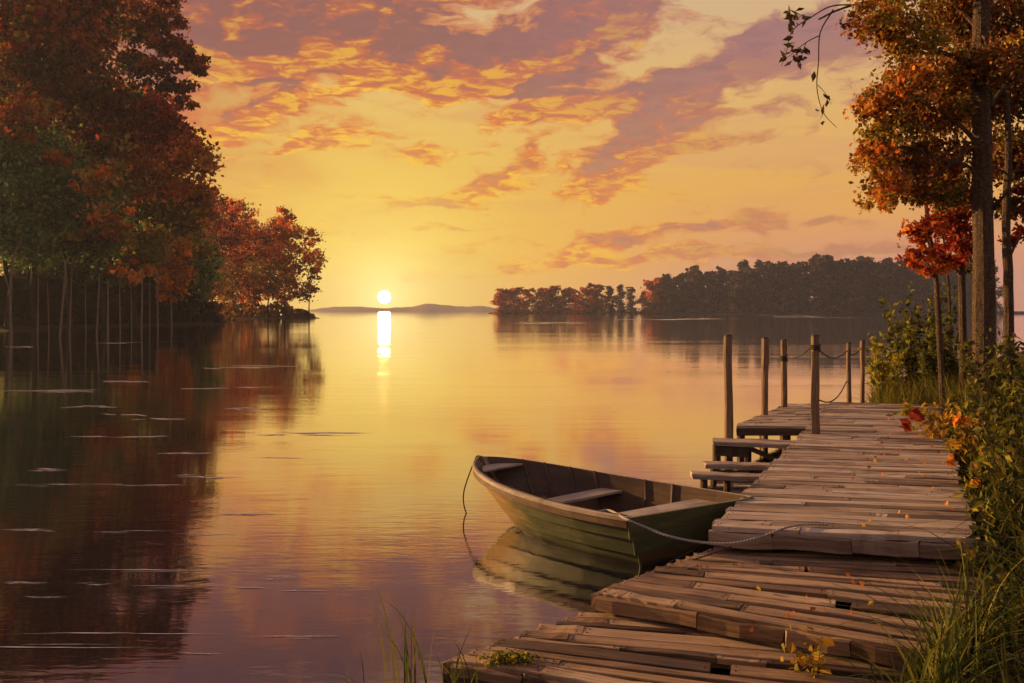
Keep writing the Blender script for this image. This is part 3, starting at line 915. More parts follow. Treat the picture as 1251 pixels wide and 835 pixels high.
def hills():
    V, Fc = [], []
    px = np.linspace(360, 640, 70)
    hh = [max(.0, np.interp(p, [360, 385, 410, 440, 470, 505, 520, 545, 560, 590, 605, 640], [0, 3, 6, 6, 4, 6, 10, 8, 6, 7, 4, 0])) + .8 * mnoise.noise((p * .09, 3, 1)) for p in px]
    Y = 2350
    for p, h in zip(px, hh):
        x = (p - HX) / F * Y; z = max(h, .2) / F * Y
        V += [(x, Y - 120, -.5), (x, Y, z), (x, Y + 140, z * .4), (x, Y + 260, -.5)]
    for i in range(len(px) - 1):
        for j in range(3): Fc.append((i * 4 + j, i * 4 + j + 1, i * 4 + j + 5, i * 4 + j + 4))
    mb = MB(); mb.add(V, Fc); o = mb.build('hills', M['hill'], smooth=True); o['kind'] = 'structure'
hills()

# ------------------------------------------------------------------ trees
def pal(*cs): return np.array([lin(*c)[:3] for c in cs])
GREEN = pal((110, 144, 82), (128, 156, 84), (94, 126, 74), (152, 162, 84))
OLIVE = pal((162, 152, 68), (186, 158, 66), (138, 128, 60), (202, 170, 74))
RUST = pal((160, 90, 46), (184, 102, 48), (134, 72, 40), (196, 120, 54))
RED = pal((156, 68, 42), (176, 80, 46), (136, 58, 38), (160, 58, 44))
ORANGE = pal((228, 138, 54), (240, 158, 66), (206, 112, 46), (242, 180, 80), (190, 144, 62))  # autumn orange; also puts sunlight into left wood and point crowns
DARKRED = pal((136, 72, 42), (158, 82, 44), (112, 66, 42), (128, 112, 58), (104, 108, 58))
def clump_leaves(mb, cen, rad, n, size, palette, rs, hollow=.35, sub=None):
    """n leaves gathered into small sprays inside the ellipsoid cen/rad: uneven edge, gaps between"""
    ns = sub or max(6, int(n / 26))
    d = RNG.normal(size=(ns, 3)); d /= np.linalg.norm(d, axis=1)[:, None]
    r = RNG.uniform(hollow, 1.0, ns) ** .6
    sc = d * r[:, None] * rad
    k_ = RNG.integers(0, ns, n)
    spread = (np.mean(rad) * RNG.uniform(.12, .30, ns))[k_][:, None]
    p = cen + sc[k_] + RNG.normal(size=(n, 3)) * spread * np.array([1.15, 1.15, .75])
    base = palette[RNG.integers(0, len(palette), ns)] * RNG.uniform(.42, 1.4, ns)[:, None]
    c = base[k_] * RNG.uniform(.75, 1.25, n)[:, None] * RNG.uniform(.92, 1.08, (n, 3))
    mb.leaves(p, size, c)
    return cen + sc
def wob(a, b, n, amp):
    q = np.linspace(0, 1, n)[:, None]
    p = a * (1 - q) + b * q
    L_ = np.linalg.norm(b - a)
    w = np.cumsum(RNG.normal(size=(n, 3)), axis=0); w -= w[0]; w -= q * w[-1]
    return p + w * amp * L_ / n ** .5
def make_tree(name, label, base, height, r0, clumps, leaf, mat_t, group=None, lean=(0, 0), limbs=True, taper=.88, twig=0.5, tip=None, wobble=.035):
    """clumps: (centre xyz world, radii xyz, leaf count, palette)"""
    base = np.asarray(base, float)
    root = empty(name, tuple(base), label, 'tree', group)
    top = base + np.array([lean[0], lean[1], height]) if tip is None else np.asarray(tip, float)
    tr = wob(base + (0, 0, -.4), top, 14, wobble)
    q = np.linspace(0, 1, 14)
    rad = r0 * (1 - q * taper) * (1 + .5 * np.exp(-q * 22))
    mb = MB(); mb.tube(tr, rad, 9, rough=.12)
    trunk = mb.build('trunk', mat_t, root, base)
    ml, mc = MB(), MB()
    for (c, r, n, P_) in clumps:
        c = np.asarray(c, float); r = np.asarray(r, float)
        ends = clump_leaves(mc, c, r, n, leaf, P_, 1)
        if limbs:
            hz = c[2] - r[2] * .5 - np.hypot(c[0] - top[0], c[1] - top[1]) * .35
            i = int(np.clip(np.interp(hz, tr[:, 2], np.arange(14)), 2, 12))
            a = tr[i]
            ml.tube(wob(a, c, 6, .10), np.linspace(max(rad[i] * .5, r0 * .09), r0 * .06, 6), 5)
            for e in ends[RNG.permutation(len(ends))[:int(4 + 10 * twig)]]:
                ml.tube(wob(c, e, 4, .12), np.linspace(r0 * .06, r0 * .02, 4), 4)
    if ml.n: ml.build('limbs', mat_t, root, base)
    if mc.n: mc.build('crown', M['leaf'], root, base)
    return root, tr
def C(px, py, Y, rx, ry, n, P_, dy=0, rd=None):
    """crown clump given where it shows in the photo"""
    c = at(px, py, Y + dy)
    s = (Y + dy) / F
    return (c, ((rx * s), (rd if rd else (rx + ry) * .5 * s), ry * s), n, P_)
def base_at(px, Y, z=.2): return np.array([(px - HX) / F * Y, Y, z])
GL = 'trees of the left wood'
def left_tree(label, px, Y, top, r0, cl, leaf=1.0, name='autumn_tree', **kw):
    b = base_at(px, Y, .4)
    h = (HY - top) / F * Y + H - .4
    clumps = []
    for (x, y, rx, ry, n, P_, dy) in cl:
        if dy <= -3 and n < 700:            # a bright spray: frayed, grown through with its neighbours' colour
            clumps.append(C(x, y, Y, rx * 1.5, ry * 1.4, int(n * .8), np.concatenate([P_, P_, OLIVE[:2], RUST[:2]]), dy))
            clumps.append(C(x - rx * .5, y + ry * .4, Y, rx * 1.3, ry * 1.2, int(n * .7), np.concatenate([P_[:2], OLIVE, RUST[:2]]), dy + 1.5))
        else:
            clumps.append(C(x, y, Y, rx, ry, int(n * 1.9), P_, dy))
    return make_tree(name, label, b, h, r0 * .5, clumps, leaf * .62, M['bark_far'], GL, **kw)
# front rank
left_tree('towering airy rust brown tree with open branches reaching over the water', 165, 168, 5, .8,
    [(178, 22, 30, 14, 520, RUST, 0), (208, 26, 18, 11, 300, RUST, -2), (160, 42, 26, 16, 420, DARKRED, 2), (200, 52, 24, 12, 420, RUST, 0), (222, 60, 16, 10, 260, RUST, -2), (236, 74, 20, 10, 300, RUST, 0), (195, 84, 26, 9, 330, RUST, 1), (165, 78, 24, 14, 420, DARKRED, 2), (215, 104, 22, 8, 260, DARKRED, 0), (178, 112, 28, 13, 420, DARKRED, 1), (226, 128, 14, 8, 170, RUST, 0), (244, 84, 10, 8, 140, RUST, -1), (150, 5, 26, 14, 420, RUST, 2), (205, 2, 18, 9, 220, RUST, 1)], 1.0, twig=1)
left_tree('tall dark brown tree with crimson patches at the left edge', 45, 142, -30, .9,
    [(20, 10, 70, 45, 1900, DARKRED, 2), (70, 35, 55, 50, 1800, RUST, 0), (15, 48, 12, 11, 260, RED, -8), (20, 85, 60, 45, 1500, DARKRED, 2), (85, 90, 55, 40, 1500, DARKRED, 0), (110, 20, 40, 40, 1200, DARKRED, 4), (32, 18, 10, 8, 150, RED, -8)], 1.0)
left_tree('bright red and rust tree in the middle of the left wood', 128, 150, 85, .7,
    [(125, 112, 20, 16, 420, RED, -5), (108, 125, 16, 12, 260, RED, -5), (128, 176, 22, 22, 560, RED, -6), (165, 140, 40, 26, 1100, DARKRED, 0), (190, 150, 36, 24, 900, RED, -2), (95, 160, 45, 40, 1400, DARKRED, 2), (150, 210, 45, 35, 1400, RUST, 0), (110, 215, 30, 26, 800, OLIVE, 0)], .95)
left_tree('broad orange tipped tree leaning out at the edge of the left wood', 205, 172, 140, .6,
    [(205, 175, 36, 26, 1100, RUST, 0), (232, 195, 30, 26, 900, ORANGE, -3), (190, 225, 42, 34, 1400, OLIVE, 2), (232, 235, 28, 20, 700, ORANGE, -2), (218, 262, 34, 22, 900, OLIVE, 0), (248, 262, 14, 14, 260, ORANGE, -3), (185, 270, 36, 28, 1000, GREEN, 2), (165, 255, 30, 30, 700, OLIVE, 3)], 1.0)
left_tree('dark green tree with scattered orange sprays on its right side', 85, 138, 150, .7,
    [(60, 200, 48, 36, 1600, GREEN, 2), (95, 240, 50, 40, 1700, GREEN, 0), (128, 215, 20, 16, 460, ORANGE, -6), (138, 268, 16, 16, 380, ORANGE, -6), (60, 188, 10, 9, 160, ORANGE, -7), (78, 192, 9, 7, 120, ORANGE, -7), (55, 265, 50, 34, 1400, GREEN, 2), (110, 290, 40, 28, 1100, GREEN, 0), (146, 288, 14, 9, 220, ORANGE, -5), (95, 286, 12, 9, 180, OLIVE, -5)], .9)
left_tree('deep green tree closing the left edge of the wood, above the bent bare trunk', 10, 132, 95, .8,
    [(5, 130, 45, 40, 1500, DARKRED, 4), (35, 140, 20, 26, 500, RUST, -5), (0, 190, 45, 45, 1700, GREEN, 2), (25, 235, 40, 40, 1400, GREEN, 0), (0, 270, 45, 36, 1400, GREEN, 0), (35, 300, 34, 24, 900, GREEN, 0)], .9)
left_tree('low green and orange tree over the waterline with golden lower sprays', 160, 155, 240, .45,
    [(150, 300, 40, 28, 1200, GREEN, 2), (120, 322, 40, 20, 900, GREEN, 3), (162, 328, 14, 18, 360, ORANGE, -4), (180, 300, 26, 26, 700, OLIVE, 0), (80, 322, 45, 20, 800, GREEN, 3), (40, 328, 45, 18, 700, GREEN, 3)], .85)
left_tree('small golden orange tree at the right end of the left wood', 208, 168, 285, .3,
    [(205, 310, 24, 18, 620, ORANGE, 0), (222, 305, 12, 12, 260, ORANGE, -2), (212, 335, 22, 16, 520, ORANGE, -1), (210, 357, 16, 11, 300, ORANGE, -2), (195, 325, 16, 18, 360, OLIVE, 1)], .8)
left_tree('olive tree filling the gap behind the golden orange one', 232, 192, 210, .5,
    [(228, 300, 26, 30, 800, OLIVE, 0), (240, 330, 24, 30, 800, GREEN, 2), (205, 290, 30, 28, 800, GREEN, 4), (222, 360, 30, 16, 500, GREEN, 3)], 1.0)
# rank behind: dark fill
for (lab, px, Y, top, cl) in [
    ('dusky tree deep in the left wood, behind the crimson patched one', 70, 200, 40, [(60, 120, 70, 60, 1500, OLIVE, 0), (60, 200, 70, 60, 1500, GREEN, 0), (60, 280, 75, 45, 1200, GREEN, 0)]),
    ('dusky tree deep in the left wood, behind the bright red one', 150, 205, 100, [(140, 170, 50, 45, 1300, OLIVE, 0), (140, 250, 60, 50, 1300, GREEN, 0), (150, 315, 65, 34, 1000, GREEN, 0)]),
    ('dusky tree deep in the left wood at its outer edge', -20, 190, 30, [(-10, 80, 60, 60, 1200, DARKRED, 0), (-10, 180, 60, 60, 1200, GREEN, 0), (-5, 280, 60, 50, 1200, GREEN, 0)])]:
    left_tree(lab, px, Y, top, .8, cl, 1.5)
# dark thicket under the crowns, and the reeds of brush behind the trunks
def thicket(label, pxs, Yo, y0, y1, n, leaf, P_, name='thicket'):
    mb = MB()
    px = RNG.uniform(pxs[0], pxs[1], n)
    Y = np.array([YL(p) for p in px]) + Yo + RNG.uniform(0, 25, n)
    hh = RNG.uniform(0, 1, n) ** 1.2
    top = y0 + (y1 - y0) * (.55 + .45 * np.array([mnoise.noise((p * .06, 5, 2)) for p in px]))
    zt = ((HY - top) / F * Y + H) * np.clip((pxs[1] + 4 - px) / 40, .05, 1)
    cen = np.stack([(px - HX) / F * Y, Y, .2 + hh * zt], 1)
    c = P_[RNG.integers(0, len(P_), n)] * RNG.uniform(.6, 1.1, n)[:, None]
    mb.leaves(cen, leaf, c)
    b = np.array([cen[:, 0].mean(), cen[:, 1].mean(), 0])
    o = mb.build(name, M['leaf'], None, b); o.location = b
    tag(o, label, 'bushes'); o['kind'] = 'stuff'
DIM = pal((46, 36, 26), (40, 36, 26), (50, 40, 28))  # near-black leaf colours stand in for shade inside the wood
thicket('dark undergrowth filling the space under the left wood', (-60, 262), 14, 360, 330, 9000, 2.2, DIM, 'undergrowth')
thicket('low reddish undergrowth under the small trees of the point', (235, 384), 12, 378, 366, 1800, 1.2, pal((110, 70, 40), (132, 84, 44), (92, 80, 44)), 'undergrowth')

# trees on the point further back
GP = 'small trees on the point beyond the left wood'
def point_tree(label, px, Y, top, cl, r0=.28, leaf=.95):
    b = base_at(px, Y, .5); h = (HY - top) / F * Y + H - .5
    make_tree('autumn_tree', label, b, h, r0, [C(x, y, Y, rx, ry, int(n * 2.1), np.concatenate([P_, P_, ORANGE[:3]]), dy) for (x, y, rx, ry, n, P_, dy) in cl], leaf * .72, M['bark_far'], GP)
point_tree('rosy rust tree next to the big left wood', 262, 300, 238, [(264, 250, 13, 18, 420, RUST, 0), (262, 278, 16, 22, 600, RUST, 0), (258, 308, 22, 26, 800, DARKRED, 0), (266, 345, 20, 24, 700, OLIVE, 2)])
point_tree('second rust tree of the point with a pointed top', 284, 310, 248, [(284, 254, 9, 14, 260, RUST, 0), (282, 280, 14, 20, 500, RUST, 0), (288, 308, 18, 24, 700, RUST, 0), (284, 345, 20, 24, 700, DARKRED, 2)])
point_tree('olive and rust tree in the middle of the point', 308, 318, 266, [(308, 290, 17, 20, 600, RUST, 0), (306, 325, 20, 24, 700, OLIVE, 0), (312, 355, 20, 18, 500, DARKRED, 1)])
point_tree('narrow red brown tree in the middle of the point', 328, 322, 272, [(326, 300, 14, 24, 560, RUST, 0), (330, 340, 16, 26, 600, DARKRED, 1)])
point_tree('tallest airy orange tree near the tip of the point', 348, 328, 258, [(347, 264, 9, 12, 230, RUST, 0), (344, 282, 13, 14, 340, RUST, 0), (356, 288, 14, 16, 380, ORANGE, -2), (340, 312, 14, 20, 420, RUST, 0), (358, 330, 14, 20, 360, RUST, 0), (346, 352, 16, 18, 360, RUST, 0)])
point_tree('last thin orange tree at the tip of the point, against the glow', 378, 335, 276, [(380, 290, 9, 12, 230, ORANGE, 0), (386, 318, 11, 14, 260, ORANGE, 0), (372, 310, 10, 16, 240, RUST, 0), (384, 342, 10, 14, 220, RUST, 0), (370, 352, 10, 16, 240, RUST, 0)], .22)

point_tree('tall rust tree rising between the big left wood and the point', 246, 290, 228, [(246, 250, 16, 20, 500, RUST, 0), (240, 285, 20, 26, 700, RUST, 0), (250, 325, 22, 30, 800, OLIVE, 0), (244, 358, 20, 20, 500, DARKRED, 1)])
point_tree('dense brown gold tree behind the middle of the point', 298, 345, 244, [(296, 262, 15, 16, 420, RUST, 0), (292, 290, 20, 22, 700, RUST, 0), (302, 320, 22, 26, 800, OLIVE, 0), (298, 352, 26, 20, 700, DARKRED, 0)])
point_tree('dense gold tree behind the tallest airy one of the point', 340, 350, 262, [(338, 282, 14, 16, 380, RUST, 0), (342, 310, 20, 22, 700, RUST, 0), (338, 345, 24, 24, 800, OLIVE, 0)])
# bare trunks standing along the waterline
GB = 'thin bare trunks along the left waterline'
def bare(px0, px1, py_top, Y, r, label, bend=0):
    b = base_at(px0, Y, -.3); t = at(px1, py_top, Y)
    root = empty('bare_trunk', tuple(b), label, 'tree', GB)
    mid = (b + t) / 2 + np.array([bend, 0, 0])
    p = catmull([b, b * .6 + t * .4 + np.array([bend * .6, 0, 0]), b * .25 + t * .75 + np.array([bend * .7, 0, 0]), t], 5)
    mb = MB(); mb.tube(p, np.linspace(r, r * .45, len(p)), 6, rough=.15); mb.build('trunk', M['bark_pale'], root, b)
    if bend:
        mb = MB(); mb.tube([p[-5], p[-5] + np.array([1.6, 0, .5]), p[-5] + np.array([3.2, -.2, .1])], [r * .35, r * .25, r * .1], 5); mb.build('branch', M['bark_pale'], root, b)
bare(14, 27, 288, 96, .17, 'bent bare trunk, leftmost, its tip hooked to the right', -1.0)
bare(73, 81, 316, 100, .15, 'leaning bare trunk with a tuft of leaves above, right of the bent one')
BT = 'slender bare trunk standing at the waterline before the dark left wood'
for (a, b_, yt, Y, r) in [(85, 88, 330, 112, .11), (118, 122, 334, 112, .12), (132, 132, 342, 116, .14), (147, 146, 342, 118, .10), (105, 104, 346, 112, .07), (161, 160, 346, 128, .08), (173, 174, 336, 128, .15), (183, 183, 340, 136, .08), (193, 192, 330, 140, .15), (210, 209, 348, 150, .13), (46, 47, 336, 104, .08), (60, 58, 345, 106, .07)]:
    bare(a, b_, yt, Y, r, BT)
bare(254, 255, 318, 205, .22, 'lone tall bare trunk right of the left wood, before the small trees')

# ------------------------------------------------------------------ far shore
FAR = pal((90, 78, 78), (100, 84, 80), (80, 74, 76), (112, 90, 80))  # leaf colours greyed to carry the distance haze
FARO = pal((190, 112, 60), (206, 126, 66), (168, 96, 54))  # sunlight on the far groves, put into the leaf colour
def far_tree(P_, seed, h, w, n, size):
    root = empty('tree', (0, 0, 0), 'x', 'tree')
    mb = MB(); mb.tube(wob(np.zeros(3), np.array([0, 0, h * .8]), 5, .02), [.5, .42, .34, .24, .1], 6); mb.build('trunk', M['bark_far'], root)
    mc = MB()
    nb = 9
    for i in range(nb):
        q = (i + .5) / nb
        rr = w * (.55 + .45 * math.sin(min(1, q * 1.25) * 2.4)) * (1 - .55 * q ** 3)
        a = RNG.uniform(0, 6.28); off = rr * .5
        clump_leaves(mc, np.array([math.cos(a) * off, math.sin(a) * off, h * (.06 + .84 * q)]), np.array([rr * .8, rr * .8, h * .15]), n // nb, size, P_, 1, .2)
    for j in range(4):
        clump_leaves(mc, np.array([RNG.uniform(-.5, .5) * w, RNG.uniform(-.5, .5) * w, h * RNG.uniform(.80, .97)]), np.array([w * .38, w * .38, h * .09]), n // 14, size, P_, 1, .2)
    clump_leaves(mc, np.array([0, 0, h * .10]), np.array([w * .9, w * .9, h * .12]), n // 7, size, P_, 1, .2)
    mc.build('crown', M['leaf'], root)
    return root
protos = {}
for i in range(5): protos[('g', i)] = far_tree(FAR, i, 40, 6.2 + .7 * (i % 3), 2000, 1.25)
for i in range(3): protos[('o', i)] = far_tree(FARO, i, 26, 9.0, 2200, 1.15)
used = set()
def put_far(key, px, Y, topy, label, group, wide=1.0):
    p = protos[key]
    o = p if key not in used else copy_tree(p)
    used.add(key)
    h = (HY - topy) / F * Y + H
    s = h / (40 if key[0] == 'g' else 26)
    o.location = ((px - HX) / F * Y, Y, .3); o.scale = (s * wide, s * wide, s)
    o.rotation_euler = (0, 0, random.uniform(0, 6.28))
    o['label'] = label; o['group'] = group
GI = 'round trees of the small far groves'
isl = [(613, 352, 'round orange tree at the sunward tip of the far shore, leftmost of its grove'), (628, 350, 'round orange tree of the leftmost far grove, tallest of it'), (643, 353, 'round orange tree closing the leftmost far grove on its right'),
       (664, 351, 'first tree of the second far grove, orange on its left'), (674, 348, 'tallest tree of the second far grove'), (690, 352, 'dusky tree of the second far grove, third from its left'), (702, 353, 'last tree of the second far grove, before the gap'),
       (719, 350, 'first tree of the third far grove, orange on its left'), (730, 347, 'tallest dusky tree of the third far grove'), (745, 350, 'dusky middle tree of the third far grove'), (759, 348, 'dusky tree with a forked crown, right half of the third far grove'), (772, 352, 'last low tree of the third far grove')]
for i, (px, ty, lab) in enumerate(isl): put_far(('o', i % 3) if px < 735 else ('g', i % 5), px, 800 + random.uniform(-6, 12), ty + 1, lab, GI, 1.28 if px < 735 else 1.4)
GF = 'hazy trees of the long far wood'
LF = 'hazy grey brown tree in the long wood on the far shore'
prof = lambda px: float(np.interp(px, [790, 800, 815, 835, 850, 862, 875, 890, 905, 920, 940, 960, 975, 1000, 1020, 1060, 1100, 1200], [349, 343, 338, 333, 326, 331, 326, 334, 318, 326, 320, 318, 322, 312, 318, 315, 320, 318]))
px = 788.0; i = 0
while px < 1215:
    ty = prof(px) + random.choice([-3, 0, 2, 5, 8]) + random.uniform(-1.5, 1.5)
    put_far(('g', i % 5) if px > 815 else ('o', i % 3), px, float(np.interp(px, [788, 860, 950, 1200], [775, 745, 725, 700])) + random.uniform(4, 16), ty, LF if px > 815 else ('orange tinged tree where the long far wood begins' if i == 0 else 'half orange tree near the left end of the long far wood' if i == 1 else LF), GF, 1.0)
    px += random.uniform(7.5, 11.5); i += 1
px = 810.0
while px < 1215:
    put_far(('g', i % 5), px, float(np.interp(px, [788, 860, 950, 1200], [800, 775, 755, 735])) + random.uniform(5, 30), prof(px) + random.uniform(-2, 6), LF, GF, 1.1)
    px += random.uniform(11, 16); i += 1

# ------------------------------------------------------------------ trees of the right bank
def gz(x, y): return float(bank_full(np.array([x]), np.array([y]))[0])
GR = 'trees on the right bank'
GOLDEN = pal((214, 150, 66), (196, 140, 62), (178, 122, 56), (150, 116, 56), (206, 120, 52))
BROWN = pal((156, 104, 56), (134, 90, 50), (172, 112, 56), (118, 92, 50))
# the big trunk
Yt = 20.0
b = base_at(1201, Yt); b[2] = gz(b[0], b[1]) - .1
tip = at(1206, -260, Yt)
cl = []
for (x, y, rx, ry, n, P_, dy) in [
    (1110, 45, 42, 26, 900, OLIVE, -1.5), (1075, 35, 26, 26, 520, GOLDEN, -2), (1060, 20, 20, 20, 260, BROWN, -2), (1150, 80, 50, 34, 1500, BROWN, 0), (1108, 100, 30, 24, 700, GOLDEN, -1.5), (1085, 120, 28, 18, 560, GOLDEN, -1.5), (1065, 130, 20, 12, 320, GOLDEN, -1.5),
    (1140, 135, 45, 32, 1500, BROWN, 0), (1090, 160, 34, 22, 800, OLIVE, -1), (1068, 190, 22, 20, 480, GOLDEN, -1.2), (1110, 195, 38, 22, 1000, BROWN, -.5), (1080, 225, 24, 16, 460, GOLDEN, -1), (1105, 232, 30, 18, 620, BROWN, 0), (1072, 248, 18, 9, 220, GOLDEN, -1), (1150, 190, 38, 34, 1300, DARKRED, .5), (1145, 235, 34, 20, 800, DARKRED, .5),
    (1100, -10, 60, 30, 900, OLIVE, 0), (1170, 20, 40, 40, 1300, BROWN, 1.2), (1235, 30, 50, 50, 1600, DARKRED, 1.8), (1235, 110, 45, 45, 1500, DARKRED, 2), (1180, 120, 34, 50, 1300, DARKRED, 1.6), (1230, 190, 36, 40, 900, DARKRED, 2.2), (1175, 230, 26, 26, 500, DARKRED, 2), (1240, 70, 40, 30, 900, BROWN, -1), (1180, -40, 80, 40, 1500, BROWN, 0)]:
    cl.append(C(x, y, Yt, rx * .92, ry * .86, int(n * (2.6 if dy >= 1.2 else 1.6)), np.concatenate([P_, P_, BROWN[:2], OLIVE[:2]]), dy, rd=.75))
root, trk = make_tree('maple_tree', 'great autumn tree with thick bark trunk and orange crown standing on the right bank', b, 12, .26, cl, .076, M['bark'], GR, tip=tip, limbs=False, taper=.5, wobble=.008)
lm = MB()
def limb(pts, r0_, r1_, mb, n=6, amp=None):
    p = catmull([at(x, y, Yt + d) for (x, y, d) in pts], 5)
    mb.tube(p, np.linspace(r0_, r1_, len(p)), n, rough=.15); return p
for pts, r in [([(1203, 95, 0), (1175, 75, -.4), (1140, 60, -.9), (1095, 45, -1.5), (1070, 36, -2)], .07), ([(1203, 190, 0), (1180, 160, -.3), (1150, 140, -.5), (1110, 118, -1), (1075, 128, -1.4)], .06),
               ([(1205, 240, 0), (1185, 205, -.3), (1150, 195, -.6), (1105, 180, -.9), (1070, 190, -1.2)], .05), ([(1185, 180, -.3), (1150, 210, -.6), (1110, 230, -.8), (1078, 245, -1)], .035),
               ([(1210, 130, 0), (1230, 100, .6), (1250, 85, 1)], .05), ([(1207, 90, 0), (1222, 68, -.8), (1240, 92, -1.2), (1262, 98, -1.5)], .03), ([(1214, 255, 0), (1228, 238, -.6), (1250, 222, -1), (1275, 210, -1.2)], .045), ([(1215, 205, 0), (1232, 215, .5), (1256, 250, 1)], .03),
               ([(1205, 45, 0), (1180, 20, .4), (1150, -10, .8)], .07)]:
    limb(pts, r, r * .3, lm)
lm.build('limbs', M['bark'], root, b)
# the bare twig that hangs in from the top
tw = MB(); Lf = []
tp = [([(1195, -30, -.5), (1130, -14, -1), (1080, -2, -1.4), (1044, 6, -1.6), (1020, 14, -1.7), (1000, 24, -1.8)], .022, .010), ([(1044, 6, -1.6), (1015, 8, -1.7), (990, 22, -1.8), (968, 38, -1.9), (960, 66, -1.9)], .010, .004), ([(1018, 12, -1.7), (1002, 40, -1.8), (1000, 75, -1.8), (998, 108, -1.8), (1006, 138, -1.8), (1022, 156, -1.8)], .010, .003),
      ([(1000, 44, -1.8), (985, 52, -1.8), (970, 64, -1.8), (958, 74, -1.8)], .007, .003), ([(999, 104, -1.8), (1008, 114, -1.8), (1016, 128, -1.8)], .005, .002), ([(1006, 138, -1.8), (1002, 146, -1.8)], .004, .002), ([(990, 22, -1.8), (975, 18, -1.8), (966, 22, -1.9)], .006, .002), ([(985, 52, -1.8), (980, 66, -1.8), (982, 76, -1.8)], .005, .002)]
for pts, r0_, r1_ in tp:
    p = limb(pts, r0_ * 1.7, r1_ * 1.9, tw, 5)
    if r0_ <= .010:
        q = p[len(p) // 2:]
        Lf.append(q[RNG.integers(0, len(q), 16 if pts[-1][1] < 100 else 3)] + RNG.normal(size=(16 if pts[-1][1] < 100 else 3, 3)) * .07)
wigs = tw.build('twig', M['bark'], root, b)
Lf = np.concatenate(Lf)
tl = MB(); tl.leaves(Lf, .085, pal((70, 66, 40), (88, 78, 44))[RNG.integers(0, 2, len(Lf))], elong=2.2); tl.build('twig_leaves', M['leaf'], root, b)
# companions
def right_tree(label, pts, Y, r0_, cl, mat, leaf=.14, name='slim_tree'):
    x0, y0 = pts[0]
    b = base_at(x0, Y); b[2] = gz(b[0], b[1]) - .15
    root = empty(name, tuple(b), label, 'tree', GR)
    P_ = [b] + [at(x, y, Y) for x, y in pts[1:]]
    p = catmull(P_, 6)
    mb = MB(); mb.tube(p, np.linspace(r0_, r0_ * .45, len(p)), 9, rough=.15); mb.build('trunk', mat, root, b)
    mc, ml = MB(), MB()
    for (x, y, rx, ry, n, pal_, dy) in cl:
        c, r, n, pal_ = C(x, y, Y, rx, ry, n, pal_, dy, rd=.6)
        e = clump_leaves(mc, c, np.array(r), int(n * 1.3), leaf * .72, pal_, 1)
        i = int(np.argmin(np.abs(p[:, 2] - c[2] + .5)))
        ml.tube(wob(p[i], c, 5, .1), np.linspace(r0_ * .35, r0_ * .12, 5), 5)
        for q in e[:6]: ml.tube(wob(c, q, 3, .1), [r0_ * .12, r0_ * .09, r0_ * .05], 4)
    if ml.n: ml.build('limbs', mat, root, b)
    if mc.n: mc.build('crown', M['leaf'], root, b)
    return root
REDO = np.concatenate([RED, ORANGE[:3], RUST[:2]])
right_tree('slim leaning young tree with red leaves left of the great trunk', [(1153, 400), (1144, 350), (1136, 290), (1128, 225), (1122, 190)], 22, .075, [(1130, 285, 20, 16, 420, REDO, -.5), (1122, 315, 14, 12, 260, REDO, -.5), (1150, 268, 20, 14, 360, RED, 0), (1138, 330, 16, 8, 200, REDO, 0)], M['bark'], .12)
right_tree('straight slim tree with dark red crown close behind the great trunk', [(1177, 420), (1175, 340), (1171, 270), (1168, 180), (1170, 100)], 23, .10, [(1165, 262, 26, 20, 600, RED, 0), (1178, 290, 18, 20, 420, RED, .3), (1160, 310, 16, 18, 320, RED, 0), (1185, 320, 14, 18, 260, DARKRED, .5)], M['bark'], .13)
right_tree('orange lit tree trunk at the right edge beside the great trunk', [(1232, 430), (1232, 350), (1229, 270), (1232, 180), (1228, 90)], 21, .13, [(1248, 250, 14, 20, 320, RED, .4), (1252, 290, 14, 20, 300, RED, .5), (1218, 250, 14, 16, 260, DARKRED, .6), (1250, 200, 20, 20, 400, DARKRED, .8)], M['bark'], .14)
right_tree('thin dark stem between the slim trees on the right bank', [(1163, 420), (1160, 370), (1156, 320), (1150, 270)], 26, .05, [(1150, 275, 16, 16, 300, RED, 0), (1160, 300, 12, 12, 200, RED, 0)], M['bark'], .13)

# ------------------------------------------------------------------ plants of the bank
def on_pier(X, Y):
    p = np.stack([X - O[0], Y - O[1]], -1)
    Mi = np.linalg.inv(np.array([[UD[0], VD[0]], [UD[1], VD[1]]]))
    uv = p @ Mi.T
    return uv
def inpoly(X, Y, poly):
    c = np.zeros(len(X), bool); j = len(poly) - 1
    for i in range(len(poly)):
        xi, yi = poly[i][:2]; xj, yj = poly[j][:2]
        m_ = ((yi > Y) != (yj > Y)) & (X < (xj - xi) * (Y - yi) / (yj - yi + 1e-12) + xi)
        c ^= m_; j = i
    return c
def veg_mask(X, Y, edge):
    """True where plants may root: beside the pier and the landings"""
    uv = on_pier(X, Y)
    pier_ = (uv[:, 1] > -.1) & (uv[:, 1] < 14.4) & (uv[:, 0] < 2.75 - edge)
    lp = np.array([q[:2] for q in s2]); lp2 = np.array([q[:2] for q in s1])
    a = inpoly(X, Y, lp) & (X < 3.45)
    b_ = inpoly(X, Y, lp2) & (X < 2.7)
    return ~pier_ & ~a & ~b_
GC = pal((46, 58, 26), (54, 66, 28), (36, 48, 22), (66, 72, 30), (88, 84, 36), (48, 48, 24))
def scatter(n, x0, x1, y0, y1, edge=.15, dmin=.15):
    X = RNG.uniform(x0, x1, n); Y = y0 + (y1 - y0) * RNG.uniform(0, 1, n)
    d = shore_dist(X, Y)
    k_ = (d > dmin) & veg_mask(X, Y, edge) & (X / np.maximum(Y, 1) < .95)
    X, Y = X[k_], Y[k_]
    return np.stack([X, Y, bank_full(X, Y) - .02], 1)
